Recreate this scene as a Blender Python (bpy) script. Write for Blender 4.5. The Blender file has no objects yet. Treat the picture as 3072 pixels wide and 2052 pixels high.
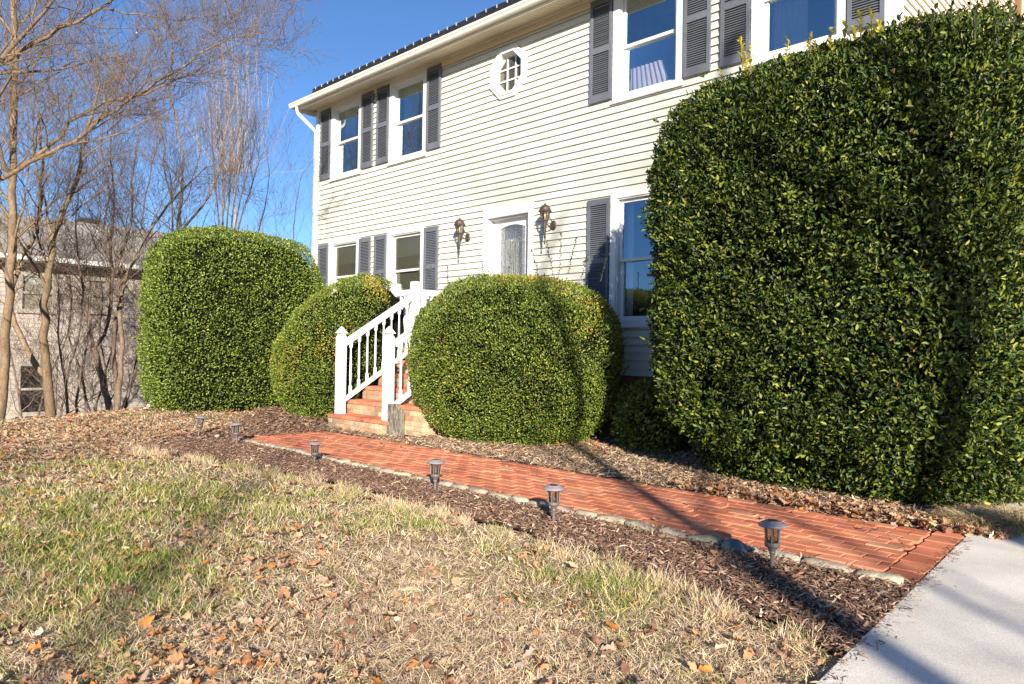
import bpy, bmesh, math
import numpy as np
from mathutils import Vector, Matrix
rng = np.random.default_rng(7)
sc = bpy.context.scene
COL = sc.collection
pi = math.pi
EYE = 1.17
# ------------------------------------------------------------ camera frame (from the photograph's vanishing points)
F = 2194.6
RW = np.array([[0.71523621, 0.00445828, -0.69886858],
               [0.69867404, 0.01987832, 0.71516392],
               [0.01708074, -0.99979247, 0.01110281]])
CAM = np.array([0, 0, EYE])
def at(px, py, z):
    """world point seen at full-size pixel (px,py) at depth z metres (used to survey limbs of the trees)"""
    c = np.array([(px-1536)/F*z, (py-1026)/F*z, z])
    return CAM + RW @ c
# ------------------------------------------------------------ materials
def newmat(name):
    m = bpy.data.materials.new(name); m.use_nodes = True
    nt = m.node_tree; b = nt.nodes['Principled BSDF']
    return m, nt, b
def N(nt, t, **kw):
    n = nt.nodes.new(t)
    for k, v in kw.items(): setattr(n, k, v)
    return n
def mat(name, col=(.5,.5,.5), rough=.7, spec=.4, attr=False, var=.12, vscale=6., fine=0., fscale=120., bump=0., bscale=60.,
        metal=0., translucent=0., coat=0., stretch=(1,1,1)):
    m, nt, b = newmat(name); L = nt.links
    geo = N(nt, 'ShaderNodeNewGeometry')
    mp = N(nt, 'ShaderNodeMapping'); mp.inputs['Scale'].default_value = stretch
    L.new(geo.outputs['Position'], mp.inputs['Vector'])
    if attr:
        a = N(nt, 'ShaderNodeAttribute', attribute_name='col'); src = a.outputs['Color']
    else:
        r = N(nt, 'ShaderNodeRGB'); r.outputs[0].default_value = (*col, 1); src = r.outputs[0]
    def mulnoise(src, sc_, amt, det=4.):
        n = N(nt, 'ShaderNodeTexNoise'); n.inputs['Scale'].default_value = sc_; n.inputs['Detail'].default_value = det
        L.new(mp.outputs[0], n.inputs['Vector'])
        mr = N(nt, 'ShaderNodeMapRange'); mr.inputs[1].default_value = .3; mr.inputs[2].default_value = .7
        mr.inputs[3].default_value = 1-amt; mr.inputs[4].default_value = 1+amt
        L.new(n.outputs['Fac'], mr.inputs[0])
        v = N(nt, 'ShaderNodeVectorMath', operation='SCALE')
        L.new(src, v.inputs[0]); L.new(mr.outputs[0], v.inputs['Scale'])
        return v.outputs[0]
    if var: src = mulnoise(src, vscale, var)
    if fine: src = mulnoise(src, fscale, fine, 2.)
    L.new(src, b.inputs['Base Color'])
    b.inputs['Roughness'].default_value = rough
    b.inputs['Specular IOR Level'].default_value = spec
    b.inputs['Metallic'].default_value = metal
    b.inputs['Coat Weight'].default_value = coat
    if bump:
        n = N(nt, 'ShaderNodeTexNoise'); n.inputs['Scale'].default_value = bscale; n.inputs['Detail'].default_value = 5
        L.new(mp.outputs[0], n.inputs['Vector'])
        bp = N(nt, 'ShaderNodeBump'); bp.inputs['Distance'].default_value = bump; bp.inputs['Strength'].default_value = 1
        L.new(n.outputs['Fac'], bp.inputs['Height']); L.new(bp.outputs[0], b.inputs['Normal'])
    if translucent:
        tr = N(nt, 'ShaderNodeBsdfTranslucent'); L.new(src, tr.inputs['Color'])
        mx = N(nt, 'ShaderNodeMixShader'); mx.inputs[0].default_value = translucent
        L.new(b.outputs[0], mx.inputs[1]); L.new(tr.outputs[0], mx.inputs[2])
        L.new(mx.outputs[0], nt.nodes['Material Output'].inputs['Surface'])
    return m
def glassmat(name, tint=(.8,.85,.9), refl=.45, rough=.02, trans=(1,1,1), wav=0., wscale=3., screen=None):
    m, nt, b = newmat(name); L = nt.links
    nt.nodes.remove(b)
    g = N(nt, 'ShaderNodeBsdfGlossy'); g.inputs['Color'].default_value = (*tint, 1); g.inputs['Roughness'].default_value = rough
    t = N(nt, 'ShaderNodeBsdfTransparent'); t.inputs['Color'].default_value = (*trans, 1)
    lw = N(nt, 'ShaderNodeFresnel'); lw.inputs['IOR'].default_value = 1.5
    ad = N(nt, 'ShaderNodeMath', operation='ADD', use_clamp=True); ad.inputs[1].default_value = refl
    L.new(lw.outputs[0], ad.inputs[0])
    mx = N(nt, 'ShaderNodeMixShader'); L.new(ad.outputs[0], mx.inputs[0]); L.new(t.outputs[0], mx.inputs[1]); L.new(g.outputs[0], mx.inputs[2])
    L.new(mx.outputs[0], nt.nodes['Material Output'].inputs['Surface'])
    if screen:
        df = N(nt, 'ShaderNodeBsdfDiffuse'); df.inputs['Color'].default_value = (*screen, 1)
        m2 = N(nt, 'ShaderNodeMixShader'); m2.inputs[0].default_value = .30; L.new(mx.outputs[0], m2.inputs[1]); L.new(df.outputs[0], m2.inputs[2])
        L.new(m2.outputs[0], nt.nodes['Material Output'].inputs['Surface'])
    if wav:
        n = N(nt, 'ShaderNodeTexNoise'); n.inputs['Scale'].default_value = wscale
        geo = N(nt, 'ShaderNodeNewGeometry'); L.new(geo.outputs['Position'], n.inputs['Vector'])
        bp = N(nt, 'ShaderNodeBump'); bp.inputs['Distance'].default_value = wav; L.new(n.outputs['Fac'], bp.inputs['Height'])
        L.new(bp.outputs[0], g.inputs['Normal'])
    return m
M = {}
M['siding'] = mat('vinyl_siding', (.585,.58,.505), .5, .35, var=.07, vscale=1.2, fine=.05, fscale=30, stretch=(.3,1,3), bump=.0006, bscale=90)
M['siding_side'] = mat('vinyl_siding_gable', (.70,.63,.53), .5, .4, var=.05, vscale=1.5)
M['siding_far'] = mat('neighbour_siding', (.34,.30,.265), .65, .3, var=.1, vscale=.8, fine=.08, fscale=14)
M['trim'] = mat('white_trim', (.70,.695,.68), .42, .45, var=.035, vscale=3, fine=.02, fscale=60)
M['soffit'] = mat('vented_soffit', (.66,.58,.44), .55, .3, var=.05, vscale=2)
M['gutter'] = mat('gutter_metal', (.78,.74,.64), .35, .5, var=.05, vscale=1.2, fine=.04, fscale=25)
M['shutter'] = mat('grey_vinyl_shutter', (.118,.13,.152), .5, .4, var=.12, vscale=3, fine=.06, fscale=40)
M['blackpanel'] = mat('dark_roof_strip', (.018,.018,.02), .4, .4, var=.35, vscale=9)
M['shingle'] = mat('dark_shingle', (.045,.045,.047), .9, .2, var=.3, vscale=3, fine=.3, fscale=40)
M['shingle_far'] = mat('weathered_shingle', (.30,.28,.26), .95, .2, var=.2, vscale=1.2, fine=.3, fscale=18, bump=.01, bscale=12)
M['clip'] = mat('clip_metal', (.42,.40,.35), .4, .5, var=.1)
M['glass'] = glassmat('window_glass', (.62,.82,1.0), .30, .01, wav=.004, wscale=1.6)
M['glass_up'] = glassmat('upper_window_glass', (.75,.92,1.0), .40, .01, wav=.003, wscale=1.3)
M['glass_dark'] = glassmat('screened_glass', (.62,.62,.52), .12, .08, (.95,.95,.88), wav=.004, wscale=1.5, screen=(.17,.165,.125))
M['leaded'] = glassmat('leaded_door_glass', (.42,.46,.50), .10, .06, (.25,.25,.25), wav=.03, wscale=40)
M['caming'] = mat('lead_caming', (.55,.52,.45), .3, .6, metal=.6)
M['room'] = mat('room_wall', (.42,.38,.30), .9, .1)
M['curtain'] = mat('white_curtain', (.80,.76,.80), .85, .1, var=.04, translucent=.25)
M['blind'] = mat('cream_blind', (.85,.80,.64), .8, .2, var=.03)
M['iron'] = mat('weathered_bronze', (.085,.068,.055), .45, .5, var=.25, vscale=30, metal=.4)
M['lampglass'] = glassmat('lantern_glass', (.95,.93,.9), .12, .05, (.92,.9,.85))
M['bulb'] = mat('candle_bulb', (.85,.72,.45), .3, .4)
M['solarcap'] = mat('light_cap_metal', (.27,.235,.25), .42, .5, var=.1, vscale=40, metal=.15)
M['solarcell'] = mat('solar_cell', (.02,.025,.05), .2, .6)
M['lightstem'] = mat('light_stem_metal', (.15,.13,.12), .45, .5, var=.15, vscale=50, metal=.2)
M['whitewood'] = mat('white_railing', (.74,.735,.73), .45, .4, var=.03, vscale=5, fine=.03, fscale=70)
M['oldwood'] = mat('weathered_timber', (.16,.145,.12), .9, .1, var=.6, vscale=14, fine=.5, fscale=60, bump=.006, bscale=30, stretch=(3,3,.6))
M['brick'] = mat('clay_paver', attr=True, rough=.75, spec=.3, var=.16, vscale=9, fine=.14, fscale=160, bump=.0018, bscale=140)
M['wallbrick'] = mat('buff_brick', attr=True, rough=.85, spec=.2, var=.2, vscale=14, fine=.15, fscale=90, bump=.002, bscale=80)
M['mortar'] = mat('sand_joint', (.10,.075,.06), .95, .1, var=.3, vscale=20)
M['mortar2'] = mat('pale_mortar', (.36,.31,.25), .95, .1, var=.2, vscale=20)
M['concrete'] = mat('brushed_concrete', (.68,.64,.58), .88, .25, var=.14, vscale=2.2, fine=.22, fscale=170, bump=.0012, bscale=260)
M['stone'] = mat('edging_stone', attr=True, rough=.9, spec=.2, var=.28, vscale=14, fine=.2, fscale=90, bump=.006, bscale=38)
M['soil'] = mat('mulch_soil', (.05,.033,.024), .98, .1, var=.35, vscale=9, fine=.4, fscale=90, bump=.008, bscale=60)
M['lawn'] = mat('thatch_ground', (.20,.155,.09), .98, .1, var=.35, vscale=5, fine=.45, fscale=110, bump=.008, bscale=70)
M['grass'] = mat('grass_blades', attr=True, rough=.7, spec=.2, var=.1, translucent=.25)
M['leaf'] = mat('dry_leaves', attr=True, rough=.75, spec=.25, var=.2, vscale=60, translucent=.12)
M['chips'] = mat('bark_chips', attr=True, rough=.9, spec=.15, var=.2, vscale=80)
M['holly'] = mat('holly_leaf', attr=True, rough=.46, spec=.30, var=.15, vscale=20, translucent=.10)
M['box'] = mat('boxwood_leaf', attr=True, rough=.45, spec=.35, var=.15, vscale=20, translucent=.15)
M['core'] = mat('hedge_shade_black', (.006,.007,.004), .95, .05, var=.4, vscale=25)  # hedge core: shade of the interior put into a near-black colour
M['bark'] = mat('tree_bark', attr=True, rough=.9, spec=.15, var=.3, vscale=14, fine=.25, fscale=50, bump=.006, bscale=30, stretch=(1,1,.4))
M['foundation'] = mat('brick_foundation', (.20,.10,.065), .9, .1, var=.3, vscale=9, fine=.2, fscale=50)
M['fartrim'] = mat('weathered_window_frame', (.30,.27,.23), .7)
M['tan'] = mat('tan_stucco', (.66,.50,.34), .7, .2, var=.04)
M['rib'] = glassmat('ribbed_lens', (.8,.78,.72), .12, .2, (.72,.68,.62))
# ------------------------------------------------------------ object helpers
def link(o, parent=None):
    COL.objects.link(o)
    if parent is not None: o.parent = parent
    return o
def tag(o, label=None, cat=None, group=None, kind=None):
    for k, v in (('label', label), ('category', cat), ('group', group), ('kind', kind)):
        if v: o[k] = v
    return o
def thing(name, label, cat, loc=(0,0,0), rz=0, group=None):
    o = bpy.data.objects.new(name, None); o.empty_display_size = .2
    o.location = loc; o.rotation_euler = (0,0,rz); link(o)
    return tag(o, label, cat, group)
class MB:
    """collects boxes, bars, lathes; build() links them as one mesh"""
    def __init__(s): s.v = []; s.f = []; s.c = []
    def add(s, v, f, c=None):
        k = len(s.v); s.v += [tuple(p) for p in v]; s.f += [tuple(i+k for i in q) for q in f]
        s.c += [c or (.5,.5,.5)]*len(v); return s
    def box(s, x0, x1, y0, y1, z0, z1, c=None, ch=0., j=None):
        V = [(x0,y0,z0),(x1,y0,z0),(x1,y1,z0),(x0,y1,z0),(x0,y0,z1),(x1,y0,z1),(x1,y1,z1),(x0,y1,z1)]
        if ch:   # chamfered top
            V = [(x0,y0,z0),(x1,y0,z0),(x1,y1,z0),(x0,y1,z0),(x0,y0,z1-ch),(x1,y0,z1-ch),(x1,y1,z1-ch),(x0,y1,z1-ch),
                 (x0+ch,y0+ch,z1),(x1-ch,y0+ch,z1),(x1-ch,y1-ch,z1),(x0+ch,y1-ch,z1)]
            Q = [(0,3,2,1),(0,1,5,4),(1,2,6,5),(2,3,7,6),(3,0,4,7),(4,5,9,8),(5,6,10,9),(6,7,11,10),(7,4,8,11),(8,9,10,11)]
        else: Q = [(0,3,2,1),(4,5,6,7),(0,1,5,4),(1,2,6,5),(2,3,7,6),(3,0,4,7)]
        return s.add(V, Q, c)
    def prism(s, poly, axis, a0, a1, c=None):
        """poly: 2-D points; axis 0: (y,z) extruded in x; 1: (x,z) in y; 2: (x,y) in z"""
        n = len(poly); V = []
        for a in (a0, a1):
            for p in poly: V.append({0:(a,p[0],p[1]), 1:(p[0],a,p[1]), 2:(p[0],p[1],a)}[axis])
        Q = [tuple(range(n))[::-1], tuple(range(n, 2*n))] + [(i,(i+1)%n,n+(i+1)%n,n+i) for i in range(n)]
        return s.add(V, Q, c)
    def bar(s, a, b, w, h, up=(0,0,1), c=None):
        a = Vector(a); b = Vector(b); d = (b-a).normalized(); u = Vector(up); sd = d.cross(u).normalized(); u2 = sd.cross(d)
        V = []
        for p in (a, b):
            for sx, sz in ((-1,-1),(1,-1),(1,1),(-1,1)): V.append(p + sd*sx*w/2 + u2*sz*h/2)
        return s.add(V, [(3,2,1,0),(4,5,6,7),(0,1,5,4),(1,2,6,5),(2,3,7,6),(3,0,4,7)], c)
    def lathe(s, prof, c=(0,0,0), n=16, rot=0., col=None, cap=True):
        V = []; Q = []
        for r, z in prof:
            for i in range(n):
                a = 2*pi*i/n+rot; V.append((c[0]+r*math.cos(a), c[1]+r*math.sin(a), c[2]+z))
        for k in range(len(prof)-1):
            for i in range(n): Q.append((k*n+i, k*n+(i+1)%n, (k+1)*n+(i+1)%n, (k+1)*n+i))
        if cap:
            Q.append(tuple(range(n))[::-1]); Q.append(tuple((len(prof)-1)*n+i for i in range(n)))
        return s.add(V, Q, col)
    def tube(s, pts, radii, n=6, col=None):
        V = []; Q = []; pts = [np.array(p, float) for p in pts]
        up = np.array([.3,.2,1.]); 
        for k, p in enumerate(pts):
            d = pts[min(k+1,len(pts)-1)] - pts[max(k-1,0)]; d = d/(np.linalg.norm(d)+1e-9)
            a = np.cross(d, up if abs(d[2]) < .9 else np.array([1.,0,0])); a /= np.linalg.norm(a)+1e-9; b = np.cross(d, a)
            for i in range(n):
                t = 2*pi*i/n; V.append(p + radii[k]*(math.cos(t)*a + math.sin(t)*b))
        for k in range(len(pts)-1):
            for i in range(n): Q.append((k*n+i, k*n+(i+1)%n, (k+1)*n+(i+1)%n, (k+1)*n+i))
        Q.append(tuple(range(n))[::-1]); Q.append(tuple((len(pts)-1)*n+i for i in range(n)))
        return s.add(V, Q, col)
    def build(s, name, m, parent=None, smooth=False, bevel=0., loc=None):
        me = bpy.data.meshes.new(name); me.from_pydata(s.v, [], s.f); me.update()
        bm = bmesh.new(); bm.from_mesh(me); bmesh.ops.recalc_face_normals(bm, faces=bm.faces); bm.to_mesh(me); bm.free()
        a = me.color_attributes.new('col', 'FLOAT_COLOR', 'POINT')
        cc = np.ones((len(s.v), 4), np.float32); cc[:, :3] = np.array(s.c); a.data.foreach_set('color', cc.ravel())
        me.materials.append(m)
        if smooth: me.polygons.foreach_set('use_smooth', [True]*len(me.polygons))
        o = bpy.data.objects.new(name, me); link(o, parent)
        if loc is not None: o.location = loc
        if bevel:
            b = o.modifiers.new('bevel', 'BEVEL'); b.width = bevel; b.segments = 2; b.limit_method = 'ANGLE'
        return o
def fastmesh(name, V, faces_per, K, col, m, parent=None, smooth=False):
    """V (n,3) array; faces_per (f,K) array of indices; all faces have K corners"""
    me = bpy.data.meshes.new(name); nf = len(faces_per)
    me.vertices.add(len(V)); me.vertices.foreach_set('co', np.ascontiguousarray(V, np.float32).ravel())
    me.loops.add(nf*K); me.loops.foreach_set('vertex_index', np.ascontiguousarray(faces_per, np.int32).ravel())
    me.polygons.add(nf); me.polygons.foreach_set('loop_start', np.arange(nf, dtype=np.int32)*K)
    me.update(calc_edges=True)
    a = me.color_attributes.new('col', 'FLOAT_COLOR', 'POINT')
    cc = np.ones((len(V), 4), np.float32); cc[:, :3] = col; a.data.foreach_set('color', cc.ravel())
    if smooth: me.polygons.foreach_set('use_smooth', np.ones(nf, bool))
    me.materials.append(m)
    return link(bpy.data.objects.new(name, me), parent)
def scatter(name, tv, tf, T, X, Y, Z, S, col, m, parent=None):
    """bake copies of a little template (tv,tf) at T with axes X,Y,Z (N,3) and scale S (N,3)"""
    tv = np.asarray(tv, float); tf = np.asarray(tf); n = len(T); k = len(tv)
    V = (T[:,None,:] + tv[None,:,0:1]*(X*S[:,0:1])[:,None,:] + tv[None,:,1:2]*(Y*S[:,1:2])[:,None,:] + tv[None,:,2:3]*(Z*S[:,2:3])[:,None,:])
    Fc = (tf[None] + (np.arange(n)*k)[:,None,None]).reshape(-1, tf.shape[1])
    return fastmesh(name, V.reshape(-1,3), Fc, tf.shape[1], np.repeat(col, k, 0), m, parent)
def unit(a): return a/(np.linalg.norm(a, axis=-1, keepdims=True)+1e-9)
def frame(Yd, Nn):
    """leaf axes from a direction and an approximate normal"""
    Yd = unit(Yd); X = unit(np.cross(Yd, Nn)); Z = np.cross(X, Yd); return X, Yd, Z
_nd = unit(rng.normal(size=(14,3))); _np = rng.uniform(0, 6.28, 14)
def lump(P, sc_):
    s = 0
    for i in range(14):
        k = sc_*(.6+.12*i); s = s + np.sin(P @ _nd[i]*k + _np[i])/(1+.12*i)
    return s/5.
# ------------------------------------------------------------ world, sun, camera
SUN = np.array([.777*math.cos(math.radians(18)), -.629*math.cos(math.radians(18)), math.sin(math.radians(18))])
w = bpy.data.worlds.new('World'); sc.world = w; w.use_nodes = True
bg = w.node_tree.nodes['Background']
sky = w.node_tree.nodes.new('ShaderNodeTexSky'); sky.sky_type = 'NISHITA'; sky.sun_disc = False
sky.sun_elevation = math.radians(18); sky.sun_rotation = math.atan2(SUN[0], SUN[1])
sky.air_density = .85; sky.dust_density = .1; sky.ozone_density = 6; sky.altitude = 200
w.node_tree.links.new(sky.outputs[0], bg.inputs[0]); bg.inputs[1].default_value = .078
sd = bpy.data.lights.new('sun', 'SUN'); sd.energy = 5.0; sd.angle = math.radians(.5); sd.color = (1, .90, .76)
so = bpy.data.objects.new('sun', sd); link(so)
so.rotation_euler = Vector(SUN).to_track_quat('Z', 'Y').to_euler(); so.location = (20, -16, 12)
cd = bpy.data.cameras.new('camera'); co = bpy.data.objects.new('camera', cd); link(co)
cd.sensor_width = 36; cd.lens = F/3072*36; cd.clip_end = 2000; cd.clip_start = .05
R3 = Matrix(((RW[0,0], -RW[0,1], -RW[0,2]), (RW[1,0], -RW[1,1], -RW[1,2]), (RW[2,0], -RW[2,1], -RW[2,2])))
co.matrix_world = Matrix.Translation(CAM) @ R3.to_4x4()
sc.camera = co
sc.view_settings.view_transform = 'Standard'; sc.view_settings.look = 'None'
sc.view_settings.exposure = 1.2; sc.view_settings.gamma = 1
sc.render.engine = 'CYCLES'
# ------------------------------------------------------------ ground
def ground_z(x, y):
    x = np.asarray(x, float); y = np.asarray(y, float)
    d = -x - (10.9 + .64*np.clip(y, -6, 5.6)); t = np.clip(d/7.5, 0, 1)
    z = -2.5*t*t*(3-2*t)
    r = np.clip((-x-24)/60, 0, 1)
    bumps = .012*np.sin(x*2.1+y*1.3)+.01*np.sin(x*.9-y*2.7+1)
    return z - 1.2*r + bumps*np.clip((3.4-y)*1.5, 0, 1)
EW = lambda y: -1.045 - .06*(y-2.9)              # left edge of the concrete walk
def mulch_low(x):                                   # lawn side edge of the front bed
    xs = [-8.89,-8.35,-7.39,-6.36,-5.48,-3.8,-3.05,-2.35,-1.84,-1.4,-1.1]; ys = [3.04,3.0,3.17,3.33,3.45,3.47,3.42,3.36,3.22,3.12,2.95]
    return np.interp(x, xs, ys) + .03*np.sin(x*9)+.02*np.sin(x*23)
def mulch_left(y):                                  # left edge of the bed
    return np.interp(y, [3.04,3.6,4.3,5.0,6.3,7.1,9], [-8.89,-9.56,-9.94,-10.6,-12.6,-13.5,-14]) + .04*np.sin(y*11)
def in_bed(x, y):
    front = (x > -8.89) & (x < EW(y)) & (y > mulch_low(x)) & (y < 4.16)
    left = (x > mulch_left(y)) & (x <= -8.8) & (y > 3.04) & (y < 8.0)
    back = (x > -9.3) & (x < -1.1) & (y > 5.45) & (y < 8.0)
    return front | left | back
def sheet(name, poly, z, m, kind='structure', step=None):
    mb = MB(); mb.add([(p[0], p[1], z) for p in poly], [tuple(range(len(poly)))])
    return tag(mb.build(name, m), kind=kind)
xs = np.concatenate([np.linspace(-400,-40,13), np.linspace(-36,6,127), np.linspace(12,400,12)])
ys = np.concatenate([np.linspace(-400,-12,12), np.linspace(-9,16,76), np.linspace(20,400,12)])
gx, gy = np.meshgrid(xs, ys, indexing='ij'); gz = ground_z(gx, gy) - .03
V = np.stack([gx, gy, gz], -1).reshape(-1,3); nx, ny = len(xs), len(ys)
ii, jj = np.meshgrid(np.arange(nx-1), np.arange(ny-1), indexing='ij'); a_ = (ii*ny+jj).ravel()
g = fastmesh('ground', V, np.stack([a_, a_+ny, a_+ny+1, a_+1], -1), 4, (.1,.1,.1), M['lawn'], smooth=True); tag(g, kind='structure')
bedpoly = [(x, float(mulch_low(x))) for x in np.linspace(-8.89,-1.1,60)] + [(float(EW(y)), y) for y in (3.2,4.1)] + \
          [(-8.9,4.2),(-9.25,5.75),(-1.25,5.45),(-1.4,8.03),(-14,8.03)] + [(float(mulch_left(y)), y) for y in np.linspace(7.6,3.1,30)]
b1 = [(x, float(mulch_low(x))) for x in np.linspace(-8.89,-1.1,60)] + [(float(EW(3.3)),3.3),(float(EW(4.15)),4.15),(-8.85,4.25)]
sheet('mulch_bed', b1, .004, M['soil'])
b2 = [(-8.86,4.3),(-9.3,5.8),(-9.3,8.03),(-14,8.03)] + [(float(mulch_left(y)), y) for y in np.linspace(7.9,3.05,40)]
sheet('mulch_bed', b2, .002, M['soil'])
sheet('mulch_bed', [(-9.29,5.42),(-1.2,5.42),(-1.3,8.03),(-9.29,8.03)], .003, M['soil'])
# concrete walk
mb = MB()
for y0, y1 in ((-4.0,-1.35),(-1.34,1.45),(1.46,5.7),(5.71,9.0)):
    mb.prism([(EW(y0),y0),(1.9,y0),(1.9,y1),(EW(y1),y1)], 2, -.1, .022)
tag(mb.build('concrete_walk', M['concrete'], bevel=.006), kind='structure')
# brick path: every brick is geometry
mb = MB(); base = MB(); base.prism([(-9.28,5.74),(-8.86,4.14),(-1.24,4.14),(-1.3,5.44)], 2, -.05, .004)
tag(base.build('path_bed', M['mortar']), kind='structure')
def bcol():
    t = rng.random(); b = np.array([.50,.165,.095])*(1-t)+np.array([.62,.26,.16])*t
    if rng.random() < .05: b = np.array([.40,.15,.10])
    if rng.random() < .03: b = np.array([.56,.30,.20])
    return tuple(b*np.array([1,.95,.85])*rng.uniform(.92,1.18))
row = 0; y = 4.15
bl, bw = .203, .1
while y < 5.44:
    x = -9.5 + (.1 if row % 2 else 0) + rng.uniform(-.01,.01); yy = y+bw-.009
    xe = EW(y+.05) - .19
    while x < xe:
        x1 = min(x+bl-.009, xe)
        lim = np.interp(y, [4.15,5.3], [-8.88,-9.24])
        xa = max(x, lim)
        if x1-xa > .03:
            z = .014+rng.normal(0,.0026)+.004*math.sin(x*1.3+y*2)
            wv = .004*math.sin(x*.8)
            mb.box(xa, x1, y+wv+rng.normal(0,.001), yy+wv, -.04, z, bcol(), ch=.004)
        x += bl
    y += bw; row += 1
y = 4.14
while y < 5.4:      # header course beside the concrete
    xe = EW(y+.05)-.012; mb.box(xe-.17, xe, y, y+.198, -.04, .016+rng.normal(0,.001), bcol(), ch=.004); y += .205
tag(mb.build('brick_path', M['brick']), kind='structure')
# ------------------------------------------------------------ scattered ground cover
def cover_pts(n, zmin, zmax, pxmin=-60, pxmax=3140):
    """random ground points, denser towards the viewer's side of the yard"""
    z = zmin*(zmax/zmin)**rng.random(n)*1.0; px = rng.uniform(pxmin, pxmax, n)
    cx = (px-1536)/F*z
    x = RW[0,0]*cx + RW[0,2]*-z*-1; 
    # horizontal unproject (camera is level to within a degree)
    fw = np.array([-.6989,.7152]); rt = np.array([.7152,.6987])
    P = fw[None]*z[:,None] + rt[None]*cx[:,None]
    return P[:,0], P[:,1]
def on_path(x, y): return (y > 4.08) & (y < 5.5) & (x > -9.28+ (5.5-y)*.3) & (x < -1.1)
def on_lawn(x, y): return (~in_bed(x,y)) & (~on_path(x,y)) & (x < EW(y)-.015) & (y < 8) & ~((x>-9.4)&(y>5.4))
gspots = [(-6.3,2.0,.9,1.),(-5.0,2.3,.8,1.),(-5.6,2.9,.6,.8),(-3.9,2.9,.5,.9),(-7.6,2.6,.7,.9),(-8.3,1.9,.7,.8),(-4.3,1.4,.6,.9),(-3.6,.95,.6,.9),
          (-2.3,2.95,.35,1.),(-1.9,2.7,.3,.8),(-3.1,2.2,.35,.6),(-2.6,.75,.35,.8),(-1.75,1.5,.3,.7),(-1.4,1.9,.35,.6),(-1.45,2.5,.25,.6),(-9.6,1.3,.6,.6),(-5.2,1.2,.6,.7),(-12.6,3.9,.25,.9),(-13,4.4,.2,.9),(-2.9,1.75,.55,-.9),(-2.1,2.2,.4,-.8),(-3.5,2.35,.4,-.6),(-2.2,1.0,.4,-.6),(-7.9,3.0,.5,-.4)]
def green(x, y):
    g = 0*x
    for a, b, r, k in gspots: g = g + k*np.exp(-((x-a)**2+(y-b)**2)/(r*r))
    P = np.stack([x, y, 0*x], -1)
    return np.clip(g*.50 + .34*lump(P, 4.)+.42*lump(P,15.)-.04, 0, 1)
def gcols(x, y):
    n = len(x); g = green(x, y); u = rng.random(n)
    straw = np.array([.95,.74,.45])*rng.uniform(.5,1.08,(n,1))
    straw += (np.array([.62,.50,.38])-np.array([.72,.58,.34]))*rng.random((n,1))
    olive = np.array([.50,.47,.14])*rng.uniform(.6,1.2,(n,1)); gr = np.array([.14,.22,.045])*rng.uniform(.6,1.4,(n,1))
    c = np.where((u < g*.50)[:,None], gr, np.where((u < g*1.1+.05)[:,None], olive, straw))
    return c, g
def blades(name, n, zmin, zmax, ln, wd):
    x, y = cover_pts(n, zmin, zmax); k = on_lawn(x, y) & (y > -3) & (x > -15.5); x = x[k]; y = y[k]; n = len(x)
    c, g = gcols(x, y)
    az = rng.uniform(0, 2*pi, n); lay = np.clip(rng.normal(.25,.3,n) + (g > .35)*.4, .02, 1.2)   # elevation of the blade
    d = np.stack([np.cos(az)*np.cos(lay), np.sin(az)*np.cos(lay), np.sin(lay)], -1)
    up = np.zeros((n,3)); up[:,2] = 1; up += rng.normal(0,.35,(n,3))
    X, Y, Z = frame(d, up)
    dep = np.hypot(x, y); L_ = ln*rng.uniform(.5,1.25,n)*(1+.25*(g>.4)); W_ = wd*rng.uniform(.7,1.3,n)*np.clip(dep/4,.8,3)
    T = np.stack([x, y, ground_z(x,y)-.032+rng.random(n)*.018], -1)
    S = np.stack([W_, L_, L_], -1)
    tv = [(-.5,0,0),(.5,0,0),(.42,.5,.09),(-.42,.5,.09),(.08,1,-.05),(-.08,1,-.05)]
    return scatter(name, tv, [(0,1,2,3),(3,2,4,5)], T, X, Y, Z, S, c, M['grass'])
g1 = blades('grass', 330000, 2.1, 13, .055, .0032)
tag(g1, 'short dormant straw coloured lawn grass with greener patches', 'grass', kind='stuff')
# coarse tufts along the bed edge
x = rng.uniform(-8.6,-1.2,9000); kk = rng.integers(0,70,9000); cx = rng.uniform(-8.6,-1.2,70); x = cx[kk]+rng.normal(0,.03,9000); y = mulch_low(x)-.06+rng.normal(0,.03,9000)+ (rng.normal(0,.05,70))[kk]
c, g = gcols(x, y); n = len(x); az = rng.uniform(0,2*pi,n); lay = rng.uniform(.35,1.3,n)
d = np.stack([np.cos(az)*np.cos(lay), np.sin(az)*np.cos(lay), np.sin(lay)], -1); X, Y, Z = frame(d, np.array([[0,0,1.]])+rng.normal(0,.3,(n,3)))
S = np.stack([.0034*np.ones(n), rng.uniform(.05,.12,n), rng.uniform(.05,.1,n)], -1)
t1 = scatter('grass', [(-.5,0,0),(.5,0,0),(.42,.5,.09),(-.42,.5,.09),(.08,1,-.1),(-.08,1,-.1)], [(0,1,2,3),(3,2,4,5)], np.stack([x,y,0*x-.03],-1), X, Y, Z, S, c, M['grass'])
tag(t1, 'longer pale grass tufts leaning over the mulch edge', 'grass', kind='stuff')
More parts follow.
